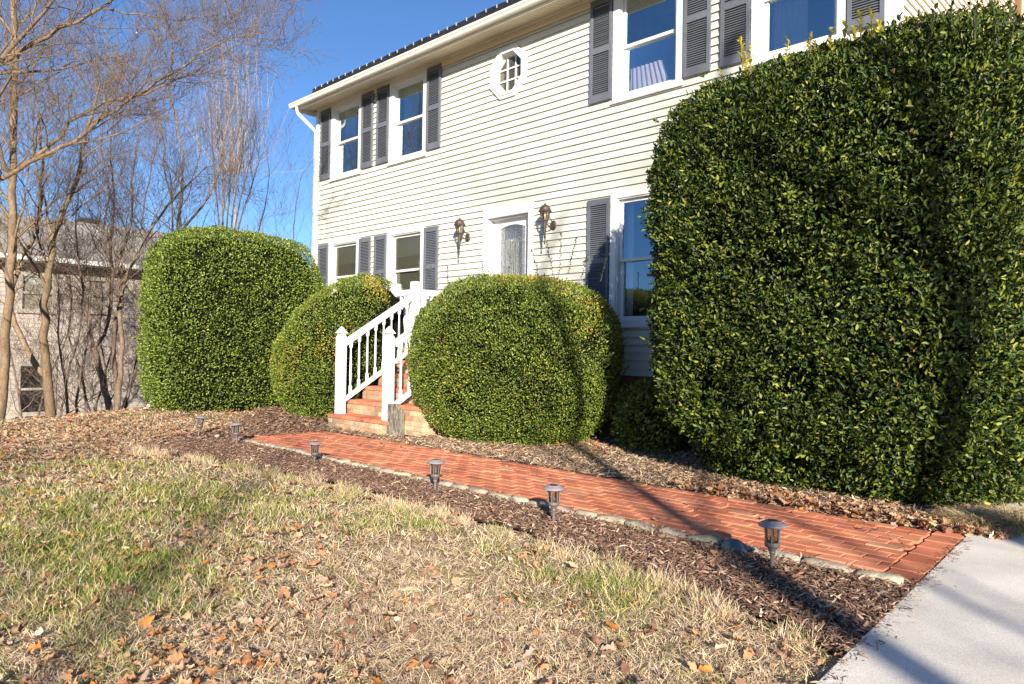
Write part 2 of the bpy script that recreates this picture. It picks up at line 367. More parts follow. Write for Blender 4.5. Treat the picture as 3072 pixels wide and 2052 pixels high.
# fallen leaves
_o = [(0,0),(-.16,.10),(-.40,.22),(-.27,.36),(-.44,.56),(-.22,.70),(-.20,.88),(.03,1.0),(.20,.84),(.24,.66),(.42,.52),(.25,.36),(.36,.20),(.14,.08)]
lv = [(a,b,.55*abs(a)+.10*math.sin(9*b)+(-.10*b*b)) for a,b in _o]+[(0,.35,-.02),(0,.7,-.06)]
lt = [(i,14,(i+1)) for i in (0,1,2,3)]+[(4,14,15),(4,15,5),(5,15,6),(6,15,7),(7,15,8),(8,15,9),(9,15,10),(10,15,14),(10,14,11),(11,14,12),(12,14,13),(13,14,0)]
def leaves(name, x, y, size, z0=.0, dark=1., lab=None, zext=.02):
    n = len(x)
    az = rng.uniform(0,2*pi,n); el = rng.normal(0,.28,n); d = np.stack([np.cos(az)*np.cos(el), np.sin(az)*np.cos(el), np.sin(el)], -1)
    X, Y, Z = frame(d, np.array([[0,0,1.]])+rng.normal(0,.6,(n,3)))
    pal = np.array([[.42,.25,.14],[.36,.18,.09],[.50,.34,.20],[.48,.19,.05],[.25,.13,.08],[.46,.32,.23],[.30,.21,.16],[.58,.46,.32]])
    c = pal[rng.choice(8, n, p=[.2,.19,.14,.08,.17,.09,.09,.04])]*rng.uniform(.7,1.2,(n,1))*dark
    s = size*rng.uniform(.35,1.35,n); S = np.stack([s*rng.uniform(.35,.95,n), s, s*rng.uniform(-1.0,2.2,n)], -1)
    T = np.stack([x, y, ground_z(x,y)+z0+rng.random(n)*zext], -1)
    o = scatter(name, lv, lt, T, X, Y, Z, S, c, M['leaf'])
    return tag(o, lab, 'fallen leaves', kind='stuff')
x, y = cover_pts(80000, 2.0, 15); k = on_lawn(x, y) & (x > -17)
P = np.stack([x, y, 0*x], -1)
dens = np.clip(.05 + .95/(1+np.exp((x+8.4+.25*(y-2))*1.6)), 0, 1) + .20*np.clip(lump(P,3.3)+.05,0,1)*np.clip(-(x+.5)/4,0,1) + .08*np.clip(-(x+4)/5,0,1)
k &= rng.random(len(x)) < dens*.9; x = x[k]; y = y[k]
leaves('fallen_leaves', x, y, .050, -.018, lab='curled brown and orange leaves lying all over the lawn', zext=.035)
# leaves in the beds, under the hedges, on the corner of the walk
x = rng.uniform(-3.4,-1.0,2300); y = 5.48+np.abs(rng.normal(0,.17,2300)); k = (x < EW(y)+.28*(y>5.5)); x=x[k]; y=y[k]
leaves('fallen_leaves', x, y, .06, .012, lab='drift of dry orange leaves along the foot of the big right hedge', zext=.05)
x = rng.uniform(-8.6,-4.9,420); y = rng.uniform(5.6,7.9,420); leaves('fallen_leaves', np.concatenate([x, rng.uniform(-7,-5,260)]), np.concatenate([y, rng.normal(7.0,.25,260)]), .06, .015, lab='scattered tan leaves on the mulch between the mound shrub and right hedge')
x = rng.uniform(-13,-9.4,900); y = rng.uniform(3.6,7.6,900); k = in_bed(x,y); leaves('fallen_leaves', x[k], y[k], .05, .015, lab='scattered leaves on the mulch left of the brick stairs')
x = rng.uniform(-8.8,-1.3,90); y = rng.uniform(3.2,4.0,90); leaves('fallen_leaves', x, y, .05, .012, lab='few stray leaves on the mulch strip beside the path lights')
x = np.concatenate([rng.uniform(-9,-1.3,130), rng.uniform(-1,1.5,26)]); y = np.concatenate([4.2+1.2*rng.random(130)**.5*1.0, rng.uniform(2,5.6,26)]); leaves('fallen_leaves', x, y, .036, .022, lab='few small stray leaves lying on the brick path and walk', zext=.004)
# mulch chips
def chips(x, y, pal, ln, lab, z0=.0):
    n = len(x); az = rng.uniform(0,2*pi,n); el = rng.normal(.08,.22,n)
    d = np.stack([np.cos(az)*np.cos(el), np.sin(az)*np.cos(el), np.sin(el)], -1); X, Y, Z = frame(d, np.array([[0,0,1.]])+rng.normal(0,.4,(n,3)))
    c = pal[rng.integers(0,len(pal),n)]*rng.uniform(.55,1.25,(n,1)); s = ln*rng.uniform(.4,1.4,n)
    S = np.stack([s*rng.uniform(.08,.26,n), s, s], -1)
    o = scatter('mulch', [(-.5,0,0),(.5,0,0),(.6,.55,.05),(-.35,.6,.09),(.25,1,.02),(-.2,1,.0)], [(0,1,2,3),(3,2,4,5)], np.stack([x,y,z0+.006+rng.random(n)*.022],-1), X, Y, Z, S, c, M['chips'])
    return tag(o, lab, 'mulch', kind='stuff')
x = rng.uniform(-8.95,-1.05,105000); y = rng.uniform(2.95,4.2,105000); k = in_bed(x,y) & (y<4.16) & (x>-8.9)
brn = np.array([[.20,.115,.075],[.26,.15,.10],[.14,.08,.055],[.34,.23,.16],[.17,.10,.08],[.42,.31,.22]])
chips(x[k], y[k], brn*1.2, .034, 'dark brown shredded bark mulch between lawn and brick path')
y = rng.uniform(2.4,5.3,700); x = EW(y)+np.abs(rng.normal(0,.045,700)); chips(x, y, brn*1.3, .022, 'bark crumbs spilled on the edge of the concrete walk', z0=.018)
x = rng.uniform(-14,-8.8,60000); y = rng.uniform(3,8,60000); k = in_bed(x,y) & (x<-8.8) & (rng.random(60000) < np.where(y<5.5,1,.6)) & ~((x > -9.45)&(y>5.75))
chips(x[k], y[k], brn*1.05, .055, 'brown bark mulch around the left end of the brick path')
x = rng.uniform(-9.2,-1.3,70000); y = rng.uniform(5.46,8,70000); k = ~((x<-7.6)&(y>5.75))
tn = np.array([[.44,.31,.20],[.52,.39,.26],[.33,.22,.14],[.25,.16,.10],[.58,.45,.32]])
chips(x[k], y[k], tn, .05, 'pale tan shredded mulch between the path and the house')
# dead ornamental grass clump on the walk corner
n = 5200; kx = rng.integers(0,3,n); cxs = np.array([-1.22,-.98,-1.1])[kx]; cys = np.array([5.75,5.85,6.1])[kx]
r_ = np.abs(rng.normal(0,.09,n)); az = rng.uniform(0,2*pi,n); x = cxs+r_*np.cos(az); y = cys+r_*np.sin(az)
el = rng.uniform(.1,.8,n); az2 = az+rng.normal(0,.7,n); d = np.stack([np.cos(az2)*np.cos(el), np.sin(az2)*np.cos(el), np.sin(el)],-1)
X, Y, Z = frame(d, np.array([[0,0,1.]])+rng.normal(0,.3,(n,3))); ls = rng.uniform(.08,.2,n)
cc = np.array([.58,.46,.26])*rng.uniform(.5,1.2,(n,1))
o = scatter('dry_grass_clump', [(-.5,0,0),(.5,0,0),(.5,.5,.16),(-.5,.5,.16),(.1,1,-.14),(-.1,1,-.14)], [(0,1,2,3),(3,2,4,5)], np.stack([x,y,.02+rng.random(n)*.03],-1), X,Y,Z, np.stack([.0035+0*ls, ls, ls],-1), cc, M['grass'])
tag(o, 'dead straw coloured grass clump at the corner of the concrete walk', 'dry grass', kind='stuff')
# edging stones: each its own object
stones = []
x = -8.72; k = 0
while x < -1.35:
    L_ = rng.uniform(.17,.27) if x > -5 else rng.uniform(.15,.23)
    W_ = rng.uniform(.075,.10); H_ = rng.uniform(.03,.045)
    bm = bmesh.new(); bmesh.ops.create_icosphere(bm, subdivisions=3, radius=1)
    ph = rng.uniform(0,6,6)
    for v in bm.verts:
        c = v.co; q = lambda t, e: math.copysign(abs(t)**e, t)
        nrm = 1 + .09*math.sin(3*c.x+ph[0])*math.cos(2.3*c.y+ph[1]) + .05*math.sin(6*c.x+5*c.z+ph[2])
        v.co = Vector((q(c.x,.55)*L_/2*nrm, q(c.y,.6)*W_/2*nrm*(1+.12*math.sin(2*c.x+ph[3])), q(c.z,.6)*H_*nrm))
    me = bpy.data.meshes.new('edging_stone'); bm.to_mesh(me); bm.free()
    a = me.color_attributes.new('col','FLOAT_COLOR','POINT'); cb = np.array([.38,.32,.24])*rng.uniform(.75,1.2) + rng.normal(0,.012,3)
    cc = np.ones((len(me.vertices),4),np.float32); cc[:,:3] = cb; a.data.foreach_set('color', cc.ravel())
    me.polygons.foreach_set('use_smooth',[True]*len(me.polygons)); me.materials.append(M['stone'])
    o = link(bpy.data.objects.new('edging_stone', me)); o.location = (x+L_/2, 4.075+rng.normal(0,.006)-.012*math.sin(x), .008); o.rotation_euler = (rng.normal(0,.06), rng.normal(0,.05), rng.normal(0,.05))
    tag(o, 'rough grey stone in the edging row along the brick path', 'edging stone', 'edging stones along the brick path')
    x += L_+rng.uniform(.004,.014)
bm = bmesh.new(); bmesh.ops.create_icosphere(bm, subdivisions=3, radius=1)
for v in bm.verts: v.co = Vector((v.co.x*.085, v.co.y*.05, v.co.z*.062))
me = bpy.data.meshes.new('round_stone'); bm.to_mesh(me); bm.free(); me.polygons.foreach_set('use_smooth',[True]*len(me.polygons))
me.materials.append(mat('blue_grey_stone', (.10,.125,.135), .6, .4, var=.3, vscale=30, bump=.003, bscale=60))
o = link(bpy.data.objects.new('round_stone', me)); o.location = (-2.06,4.0,.025); tag(o, 'dark blue-grey rounded stone leaning on the edging row behind the nearest path light', 'stone')
# ------------------------------------------------------------ house
WY = 8.04; LIP = .027
house = thing('clapboard_house', 'two storey cream clapboard house with grey shutters behind the hedges', 'house', (-8, WY, 0))
def hp(o):   # parts built in world coordinates under the house empty
    o.matrix_parent_inverse = Matrix.Translation((8, -WY, 0)); return o
def siding(x0, x1, z0, z1, holes, exp=.1016, c=None):
    mb = MB(); z = z0
    while z < z1-.01:
        zt = min(z+exp, z1); zc = (z+zt)/2; segs = [(x0, x1)]
        for h in holes:
            a, b = h(zc) if callable(h) else ((h[0], h[1]) if (h[2] < zc < h[3]) else (None, None))
            if a is None: continue
            ns = []
            for s0, s1 in segs:
                if b <= s0 or a >= s1: ns.append((s0, s1)); continue
                if a > s0: ns.append((s0, a))
                if b < s1: ns.append((b, s1))
            segs = ns
        js = [x0 + ((int(round((z-z0)/exp))*1.37) % 3.66) + 3.66*q_ for q_ in range(5)]; n2 = []
        for s0, s1 in segs:
            cur = s0
            for j_ in js:
                if cur+.1 < j_ < s1-.1: n2.append((cur, j_-.001, 0)); cur = j_+.001
            n2.append((cur, s1, 0))
        for s0, s1, _ in n2:
            # board: face leans out to a lip at its foot
            mb.add([(s0,WY-LIP,z),(s1,WY-LIP,z),(s1,WY-.002,zt),(s0,WY-.002,zt),(s0,WY+.004,z+.003),(s1,WY+.004,z+.003)], [(0,1,2,3),(4,5,1,0)])
        z += exp
    return mb
wins_up = [(-13.09,-12.0),(-11.1,-10.01),(-6.0,-4.91),(-4.0,-2.92)]
wins_dn = [(-13.09,-12.0),(-11.1,-10.01),(-6.0,-4.91)]
UZ0, UZ1, DZ0, DZ1 = 4.56, 6.09, 1.52, 3.34
holes = [(a+.03,b-.03,UZ0+.02,UZ1) for a,b in wins_up] + [(a+.03,b-.03,DZ0+.02,DZ1-.055) for a,b in wins_dn[2:]] + [(a+.03,b-.03,1.88,DZ1-.055) for a,b in wins_dn[:2]] + [(-8.50,-7.45,.86,3.35)]
OX, OZ, OR = -8.015, 5.49, .375
def octh(z):
    d = abs(z-OZ)
    if d > OR-.03: return (None, None)
    t = OR*math.tan(pi/8); w_ = OR if d < t else OR-(d-t); return (OX-w_+.04, OX+w_-.04)
holes.append(octh)
mb = siding(-13.6, -2.46, .86, 5.99, holes)
wall = hp(mb.build('siding', M['siding'], house))
# gable end (faces the right) and rear annex
mb = MB(); z = .86
while z < 8.3:
    zt = z+.1016; half = 4.0 if z < 6.2 else max(0, (8.25-z)/.466)
    ya, yb = (WY-.02, 16) if z < 6.2 else (12-half, 12+half)
    if yb-ya > .1: mb.add([(-2.43+LIP,ya,z),(-2.43+LIP,yb,z),(-2.43+.002,yb,zt),(-2.43+.002,ya,zt),(-2.434,ya,z+.003),(-2.434,yb,z+.003)], [(0,1,2,3),(4,5,1,0)])
    z = zt
hp(mb.build('gable_siding', M['siding_side'], house))
mb = MB(); mb.box(-2.40,5,13.72,14,0,8.5); hp(mb.build('rear_annex_wall', M['tan'], house))
mb = MB(); mb.box(-2.42,-2.33,13.62,13.715,0,8.0); hp(mb.build('brown_corner_board', mat('brown_board',(.16,.085,.045),.6), house))
# hidden envelope so that light does not leak in: back, left end, floor between storeys
mb = MB(); mb.box(-13.6,-2.44,16.0,16.1,0,6.2); mb.box(-13.6,-13.56,WY+.03,16,0,6.2); mb.box(-13.6,-2.46,WY+.02,WY+.06,5.99,6.2)
hp(mb.build('wall', M['siding_side'], house))
mb = MB(); mb.box(-13.58,-2.46,WY-.005,WY+.05,-.1,.855); hp(mb.build('foundation', M['foundation'], house))
# room shell behind the openings
for (x0,x1,z0,z1) in [(a-.1,b+.1,UZ0-.5,UZ1+.0) for a,b in wins_up]+[(a-.1,b+.1,DZ0-.5,DZ1+.2) for a,b in wins_dn]+[(OX-.6,OX+.6,OZ-.7,OZ+.5),(-8.7,-7.3,1.1,3.5)]:
    y0, y1 = WY+.09, WY+1.9; mb = MB()
    mb.add([(x0,y0,z0),(x1,y0,z0),(x1,y1,z0),(x0,y1,z0),(x0,y0,z1),(x1,y0,z1),(x1,y1,z1),(x0,y1,z1)], [(0,1,2,3),(4,7,6,5),(1,5,6,2),(2,6,7,3),(3,7,4,0)])
    hp(mb.build('room_walls', M['room'], house))
# windows
def window(x0, x1, z0, z1, style):
    f = MB(); Y0 = WY-.035
    ob = (x0+.0, x1-.0); cw = .10
    f.box(x0, x0+cw, Y0, WY+.1, z0, z1); f.box(x1-cw, x1, Y0, WY+.1, z0, z1)
    f.box(x0+cw, x1-cw, Y0+.002, WY+.1, z1-cw, z1); f.box(x0+cw, x1-cw, Y0+.002, WY+.1, z0, z0+.07)
    # step moulding
    f.box(x0+cw, x0+cw+.018, Y0+.018, WY+.1, z0+.07, z1-cw); f.box(x1-cw-.018, x1-cw, Y0+.018, WY+.1, z0+.07, z1-cw); f.box(x0+cw+.018, x1-cw-.018, Y0+.02, WY+.1, z1-cw-.018, z1-cw)
    fr = hp(f.build('window', M['trim'], house, bevel=.003))
    s = MB(); s.box(x0-.012, x1+.012, Y0-.018, WY-.002, z0-.028, z0-.001); 
    si = s.build('sill', M['trim'], fr, bevel=.003)
    xi0, xi1 = x0+cw+.018, x1-cw-.018; zi0, zi1 = z0+.07, z1-cw-.018; zm = (zi0+zi1)/2 + (0.0)
    for up in (1, 0):
        za, zb = (zm-.02, zi1) if up else (zi0, zm+.02); ya = WY+.035 if up else WY+.07
        s = MB(); sw = .045; rr = .042
        s.box(xi0, xi0+sw, ya, ya+.03, za, zb); s.box(xi1-sw, xi1, ya, ya+.03, za, zb)
        s.box(xi0+sw, xi1-sw, ya+.001, ya+.029, za, za+rr+(0 if up else .02)); s.box(xi0+sw, xi1-sw, ya+.001, ya+.029, zb-rr, zb)
        sash = s.build('sash', M['trim'], fr, bevel=.002)
        p = MB(); p.add([(xi0+sw,ya+.015,za+rr),(xi1-sw,ya+.015,za+rr),(xi1-sw,ya+.015,zb-rr),(xi0+sw,ya+.015,zb-rr)], [(0,1,2,3)])
        pn = p.build('pane', {'up':M['glass_up'],'dn':M['glass_dark'],'rt':M['glass']}[style[:2]], fr)
    def curtain(xa, xb, za, zb, y=WY+.2, taper=0.):
        nseg = max(8, int((xb-xa)/.012)); V = []; Fc = []
        for r_i, zz in enumerate(np.linspace(zb, za, 7)):
            tt = r_i/6.
            for i in range(nseg+1):
                u = i/nseg; xx = xa+(xb-xa)*u*(1-taper*tt); V.append((xx, y+.018*math.sin(u*(xb-xa)*95+tt*.6), zz))
        for r_i in range(6):
            for i in range(nseg): a = r_i*(nseg+1)+i; Fc.append((a,a+1,a+nseg+2,a+nseg+1))
        m_ = MB(); m_.add(V, Fc); return m_.build('curtain', M['curtain'], fr, smooth=True)
    if style == 'up': curtain(xi0+.02, xi0+.46, zi0, zi1)
    if style == 'up_tied':
        curtain(xi0+.02, xi0+.52, zi0-.05, zi0+.42, taper=-.35)
    if style == 'rt': curtain(xi0+.0, xi0+.12, zi0, zi1); curtain(xi0+.30, xi0+.5, zi0+.3, zi1-.2, y=WY+.35)
    if style == 'dn':
        b = MB(); zz = zi1
        b.box(xi0-.01, xi1+.01, WY+.13, WY+.136, zm+.30, zz)
        b.box(xi0-.01, xi1+.01, WY+.12, WY+.15, zm+.27, zm+.299); b.build('blind', M['blind'], fr)
    return fr
def shutter(x0, x1, z0, z1, arch=False):
    f = MB(); Y0 = WY-.052; Y1 = WY-.014; st = .045; mid = (z0+z1)/2 - .0
    f.box(x0, x0+st, Y0, Y1, z0, z1); f.box(x1-st, x1, Y0, Y1, z0, z1)
    f.box(x0+st, x1-st, Y0+.0015, Y1, z1-.085, z1); f.box(x0+st, x1-st, Y0+.0015, Y1, z0, z0+.10); f.box(x0+st, x1-st, Y0+.0015, Y1, mid-.04, mid+.04)
    f.box(x0+st, x1-st, Y1-.006, Y1-.002, z0+.1, z1-.085)
    z = z0+.105
    while z < z1-.10:
        if not (mid-.055 < z < mid+.04):
            f.add([(x0+st,Y0+.006,z),(x1-st,Y0+.006,z),(x1-st,Y1-.008,z+.026),(x0+st,Y1-.008,z+.026),(x0+st,Y0+.010,z-.004),(x1-st,Y0+.010,z-.004)], [(0,1,2,3),(4,5,1,0)])
        z += .0285
    return hp(f.build('shutter', M['shutter'], house))
for i, (a, b) in enumerate(wins_up):
    window(a, b, UZ0, UZ1, 'up_tied' if i == 2 else 'up')
    shutter(a-.385, a-.012, 4.62, 6.05); shutter(b+.012, b+.385, 4.62, 6.05)
for i, (a, b) in enumerate(wins_dn):
    z0_ = DZ0 if i == 2 else 1.86
    window(a, b, z0_, DZ1, 'rt' if i == 2 else 'dn')
    shutter(a-.385, a-.012, z0_+.05, 3.27); shutter(b+.012, b+.385, z0_+.05, 3.27)
# octagonal window
def octring(mb, ro, ri, y0, y1, cx=OX, cz=OZ):
    k = 1/math.cos(pi/8); V = []
    for y_ in (y0, y1):
        for r in (ro, ri):
            for i in range(8):
                a = pi/8+i*pi/4; V.append((cx+r*k*math.cos(a), y_, cz+r*k*math.sin(a)))
    Q = []
    for i in range(8):
        j = (i+1)%8; Q += [(i,j,8+j,8+i),(16+i,24+i,24+j,16+j),(i,16+i,16+j,j),(8+i,8+j,24+j,24+i)]
    mb.add(V, Q)
f = MB(); octring(f, .395, .30, WY-.045, WY+.08); octring(f, .345, .302, WY-.06, WY-.045)
ow = hp(f.build('octagonal_window', M['trim'], house, bevel=.003))
s = MB()
for t in (-.09, .09):
    s.box(OX+t-.011, OX+t+.011, WY+.045, WY+.058, OZ-.30, OZ+.30); s.box(OX-.30, OX+.30, WY+.044, WY+.057, OZ+t-.011, OZ+t+.011)
octring(s, .3, .27, WY+.04, WY+.075)
s.build('muntins', M['trim'], ow)
s = MB(); s.add([(OX+.3*math.cos(pi/8+i*pi/4)/math.cos(pi/8), WY+.065, OZ+.3*math.sin(pi/8+i*pi/4)/math.cos(pi/8)) for i in range(8)], [tuple(range(8))]); s.build('pane', M['glass_dark'], ow)
pl = thing('pendant_lamp', 'white bowl pendant lamp seen through the octagonal window', 'pendant lamp', (OX-.17, WY+.55, OZ+.02))
s = MB(); s.lathe([(.01,-.09),(.10,-.075),(.17,-.03),(.20,.04),(.195,.04),(.16,-.02),(.09,-.06)], n=24, cap=False); s.build('lamp_bowl', M['curtain'], pl, smooth=True)
s = MB(); s.lathe([(.008,-.08),(.008,.44)], n=8); s.build('hanging_rod', M['iron'], pl)
# door
s = MB(); Y0 = WY-.035
s.box(-8.52,-8.42,Y0,WY+.12,1.17,3.42); s.box(-7.53,-7.43,Y0,WY+.12,1.17,3.42); s.box(-8.42,-7.53,Y0+.002,WY+.12,3.25,3.42)
s.box(-8.415,-7.535,WY+.02,WY+.12,3.225,3.25); s.box(-8.42,-7.53,Y0-.02,WY+.12,1.17,1.20)
dr = hp(s.build('door', M['trim'], house, bevel=.003))
s = MB(); yd = WY+.115
s.box(-8.42,-7.53,yd,yd+.045,1.2,3.226); slab = s.build('door_leaf', M['trim'], dr)
# glass insert with arched head, raised moulding and leaded pattern
gx0, gx1, gzb, gzt = -8.25,-7.70, 1.95, 3.08
def arch(x): u = (x-(gx0+gx1)/2)/((gx1-gx0)/2); return gzt+.055*(1-u*u)
g_ = MB(); xx = np.linspace(gx0, gx1, 13); g_.add([(x_, yd-.006, arch(x_)) for x_ in xx]+[(gx1,yd-.006,gzb),(gx0,yd-.006,gzb)], [tuple(range(15))]); g_.build('glass_insert', M['leaded'], dr)
s = MB(); s.bar((gx0-.02,yd-.012,gzb),(gx0-.02,yd-.012,gzt+.01),.04,.03,up=(0,1,0)); s.bar((gx1+.02,yd-.012,gzb),(gx1+.02,yd-.012,gzt+.01),.04,.03,up=(0,1,0))
for i in range(12): s.bar((xx[i],yd-.012,arch(xx[i])+.015),(xx[i+1],yd-.012,arch(xx[i+1])+.015),.04,.03,up=(0,1,0))
s.build('insert_moulding', M['trim'], dr)
s = MB()
for t in (.08,.13,.24,.30,.36,.43,.50,.57,.64,.70,.88,.93):
    x_ = gx0+(gx1-gx0)*t; zt_ = arch(x_) if t < .2 or t > .8 else arch(x_)-.22; s.box(x_-.004,x_+.004,yd-.012,yd-.007,gzb,zt_)
for zz in (2.86,2.5,2.2): s.box(gx0,gx1,yd-.0125,yd-.0065,zz-.004,zz+.004)
for k_ in range(6): s.bar((gx0+.05+.08*k_,yd-.01,2.2+.12*(k_%2)),(gx0+.12+.08*k_,yd-.01,2.5-.1*(k_%2)),.006,.005,up=(0,1,0))
s.build('leading', M['caming'], dr)
s = MB(); s.lathe([(.028,0),(.03,.03),(.02,.05)], (-7.61,0,0), n=12); o = s.build('door_handle', M['iron'], dr); 
s2 = o; s2.location = (0,yd-.03,2.15)
# corner posts, frieze, soffit, gutter, roof
s = MB(); s.box(-13.66,-13.575,WY-.04,WY+.05,.8,6.1); 
hp(s.build('corner_board', M['trim'], house, bevel=.002)); s = MB(); s.box(-2.535,-2.395,WY-.04,WY-.0,.8,6.1); s.box(-2.42,-2.396,WY-.0,WY+.10,.8,6.1)
hp(s.build('corner_board', M['trim'], house, bevel=.002))
s = MB()
fx = [-13.6,-13.09,-12.0,-11.1,-10.01,-6.0,-4.91,-4.0,-2.92,-2.46]
for k_ in range(0,10,2):
    s = MB(); s.box(fx[k_]+.002, fx[k_+1]-.002, WY-.03, WY-.002, 5.99, 6.12); hp(s.build('frieze_board', M['soffit'], house))
s = MB(); x = -13.8
while x < -2.2:
    s.add([(x,7.585,6.055),(x+.052,7.585,6.055),(x+.052,WY-.001,6.125),(x,WY-.001,6.125),(x+.056,7.585,6.066),(x+.064,7.585,6.066),(x+.056,WY-.001,6.136),(x+.064,WY-.001,6.136)],
          [(0,1,2,3),(1,4,6,2),(4,5,7,6)]); s.add([(x+.064,7.585,6.066),(x+.068,7.585,6.055),(x+.068,WY-.001,6.125),(x+.064,WY-.001,6.136)], [(0,1,2,3)]); x += .068
hp(s.build('soffit', M['soffit'], house))
s = MB(); s.box(-13.82,-2.2,7.585,7.605,6.03,6.19); s.box(-13.82,-13.79,7.607,9,6.03,6.19)
s.box(-13.6,-2.46,WY-.055,WY-.032,6.085,6.125)
hp(s.build('fascia', M['gutter'], house))
gp = [(7.585,6.165),(7.585,6.075),(7.50,6.068),(7.485,6.085),(7.492,6.11),(7.468,6.135),(7.466,6.158),(7.476,6.158),(7.478,6.14),(7.50,6.115),(7.50,6.085),(7.575,6.085),(7.575,6.165)]
s = MB(); n_ = len(gp); s.prism(gp, 0, -13.84, -2.2); s.prism([(7.585,6.165),(7.585,6.075),(7.50,6.068),(7.485,6.085),(7.468,6.135),(7.466,6.158)],0,-13.845,-13.8405)
gt = hp(s.build('gutter', M['gutter'], house))
s = MB()
s.tube([(-13.62,7.53,6.08),(-13.62,7.53,6.0),(-13.615,7.56,5.93),(-13.61,7.9,5.70),(-13.605,7.965,5.62),(-13.605,7.97,5.5)], [.038]*6, n=4)
s.box(-13.645,-13.565,7.945,7.995,.1,5.6); hp(s.build('downspout', M['gutter'], house, bevel=.006))
sl = .466
s = MB()
def rz(y): return 6.19+(y-7.55)*sl
s.add([(-13.86,7.55,rz(7.55)),(-2.2,7.55,rz(7.55)),(-2.2,12,rz(12)),(-13.86,12,rz(12)),(-2.2,16.45,rz(7.55)),(-13.86,16.45,rz(7.55)),
       (-13.86,7.55,rz(7.55)-.03),(-2.2,7.55,rz(7.55)-.03),(-2.2,12,rz(12)-.03),(-13.86,12,rz(12)-.03),(-2.2,16.45,rz(7.55)-.03),(-13.86,16.45,rz(7.55)-.03)],
      [(0,1,2,3),(3,2,4,5),(6,7,1,0),(7,8,2,1),(8,10,4,2),(10,11,5,4),(11,9,3,5),(9,6,0,3),(6,9,8,7),(9,11,10,8)])
rf = hp(s.build('roof', M['shingle'], house))
# dark strip that stands up along the roof above the gutter, held by small pale clips
s = MB(); x = -13.72; 
while x < -2.3:
    x1 = x+.235; dz = rng.normal(0,.006)
    s.prism([(7.94,6.47+dz),(7.955,6.47+dz),(8.3,6.60),(8.3,6.64),(7.955,6.585+dz),(7.94,6.58+dz)],0,x,x1-.004); x = x1
s.box(-13.72,-2.3,7.93,7.945,6.46,6.52)
strip = s.build('roof_strip', M['blackpanel'], rf)
x = -13.6; c0 = None
while x < -2.4:
    if c0 is None:
        s = MB(); s.box(-.006,.006,-.01,0,-.04,.010); s.box(-.009,.009,-.01,.02,.006,.012); c0 = s.build('clip', M['clip'], rf); o = c0
    else: o = c0.copy(); link(o, rf)
    o.location = (x, 7.938, 6.575+rng.normal(0,.004)); x += .235+rng.normal(0,.012)
# ------------------------------------------------------------ wall lanterns
def lantern():
    t = thing('wall_lantern', 'bronze wall lantern left of the front door', 'wall lantern', (-8.88, WY-.02, 3.0), group='lanterns beside the front door')
    s = MB(); cy = -.19
    s.lathe([(.016,-.30),(.008,-.285),(.014,-.27),(.007,-.25),(.007,-.215),(.016,-.205),(.018,-.195),(.012,-.18),(.015,-.17),(.03,.0),(.036,.03),(.045,.04)], (0,cy,0), n=10)
    s.build('tail', M['iron'], t)
    s = MB(); s.lathe([(.05,.04),(.05,.05),(.038,.052)], (0,cy,0), n=6, rot=pi/6)
    for i in range(6):
        a = pi/6+i*pi/3; s.bar((.046*math.cos(a),cy+.046*math.sin(a),.045),(.076*math.cos(a),cy+.076*math.sin(a),.175),.009,.009)
    s.lathe([(.074,.17),(.098,.172),(.100,.182),(.088,.192),(.078,.225),(.055,.255),(.028,.272),(.012,.276),(.016,.288),(.004,.296)], (0,cy,0), n=12); s.build('cage', M['iron'], t)
    s = MB(); s.lathe([(.044,.05),(.070,.17)], (0,cy,0), n=6, rot=pi/6, cap=False); s.build('glass', M['lampglass'], t)
    s = MB(); s.lathe([(.008,.05),(.008,.09),(.013,.10),(.016,.12),(.004,.15)], (0,cy,0), n=10); s.build('bulb', M['bulb'], t, smooth=True)
    s = MB(); s.tube([(0,-.0,-.02),(0,-.06,-.035),(0,-.12,-.015),(0,-.165,.01),(0,cy+.01,.02)], [.015,.012,.011,.011,.013], n=8)
    s.tube([(0,-.01,.03),(0,-.06,.07),(0,-.10,.11),(0,-.085,.14)], [.008,.007,.006,.004], n=6); s.build('arm', M['iron'], t)
    s = MB(); s.lathe([(.056,0),(.062,.008),(.054,.018),(.03,.028)], n=16); o = s.build('wall_plate', M['iron'], t); o.rotation_euler = (pi/2,0,0); o.scale = (1,1.15,1)
    return t
def copy_thing(t, label, loc, rz=0):
    r = t.copy(); link(r); r.location = loc; r.rotation_euler = (0,0,rz); r['label'] = label
    for ch in [c for c in bpy.data.objects if c.parent == t]:
        k = ch.copy(); link(k, r)
        for g2 in [c for c in bpy.data.objects if c.parent == ch]: link(g2.copy(), k)
    return r
ln = lantern()
copy_thing(ln, 'bronze wall lantern right of the front door', (-7.03, WY-.02, 3.0))
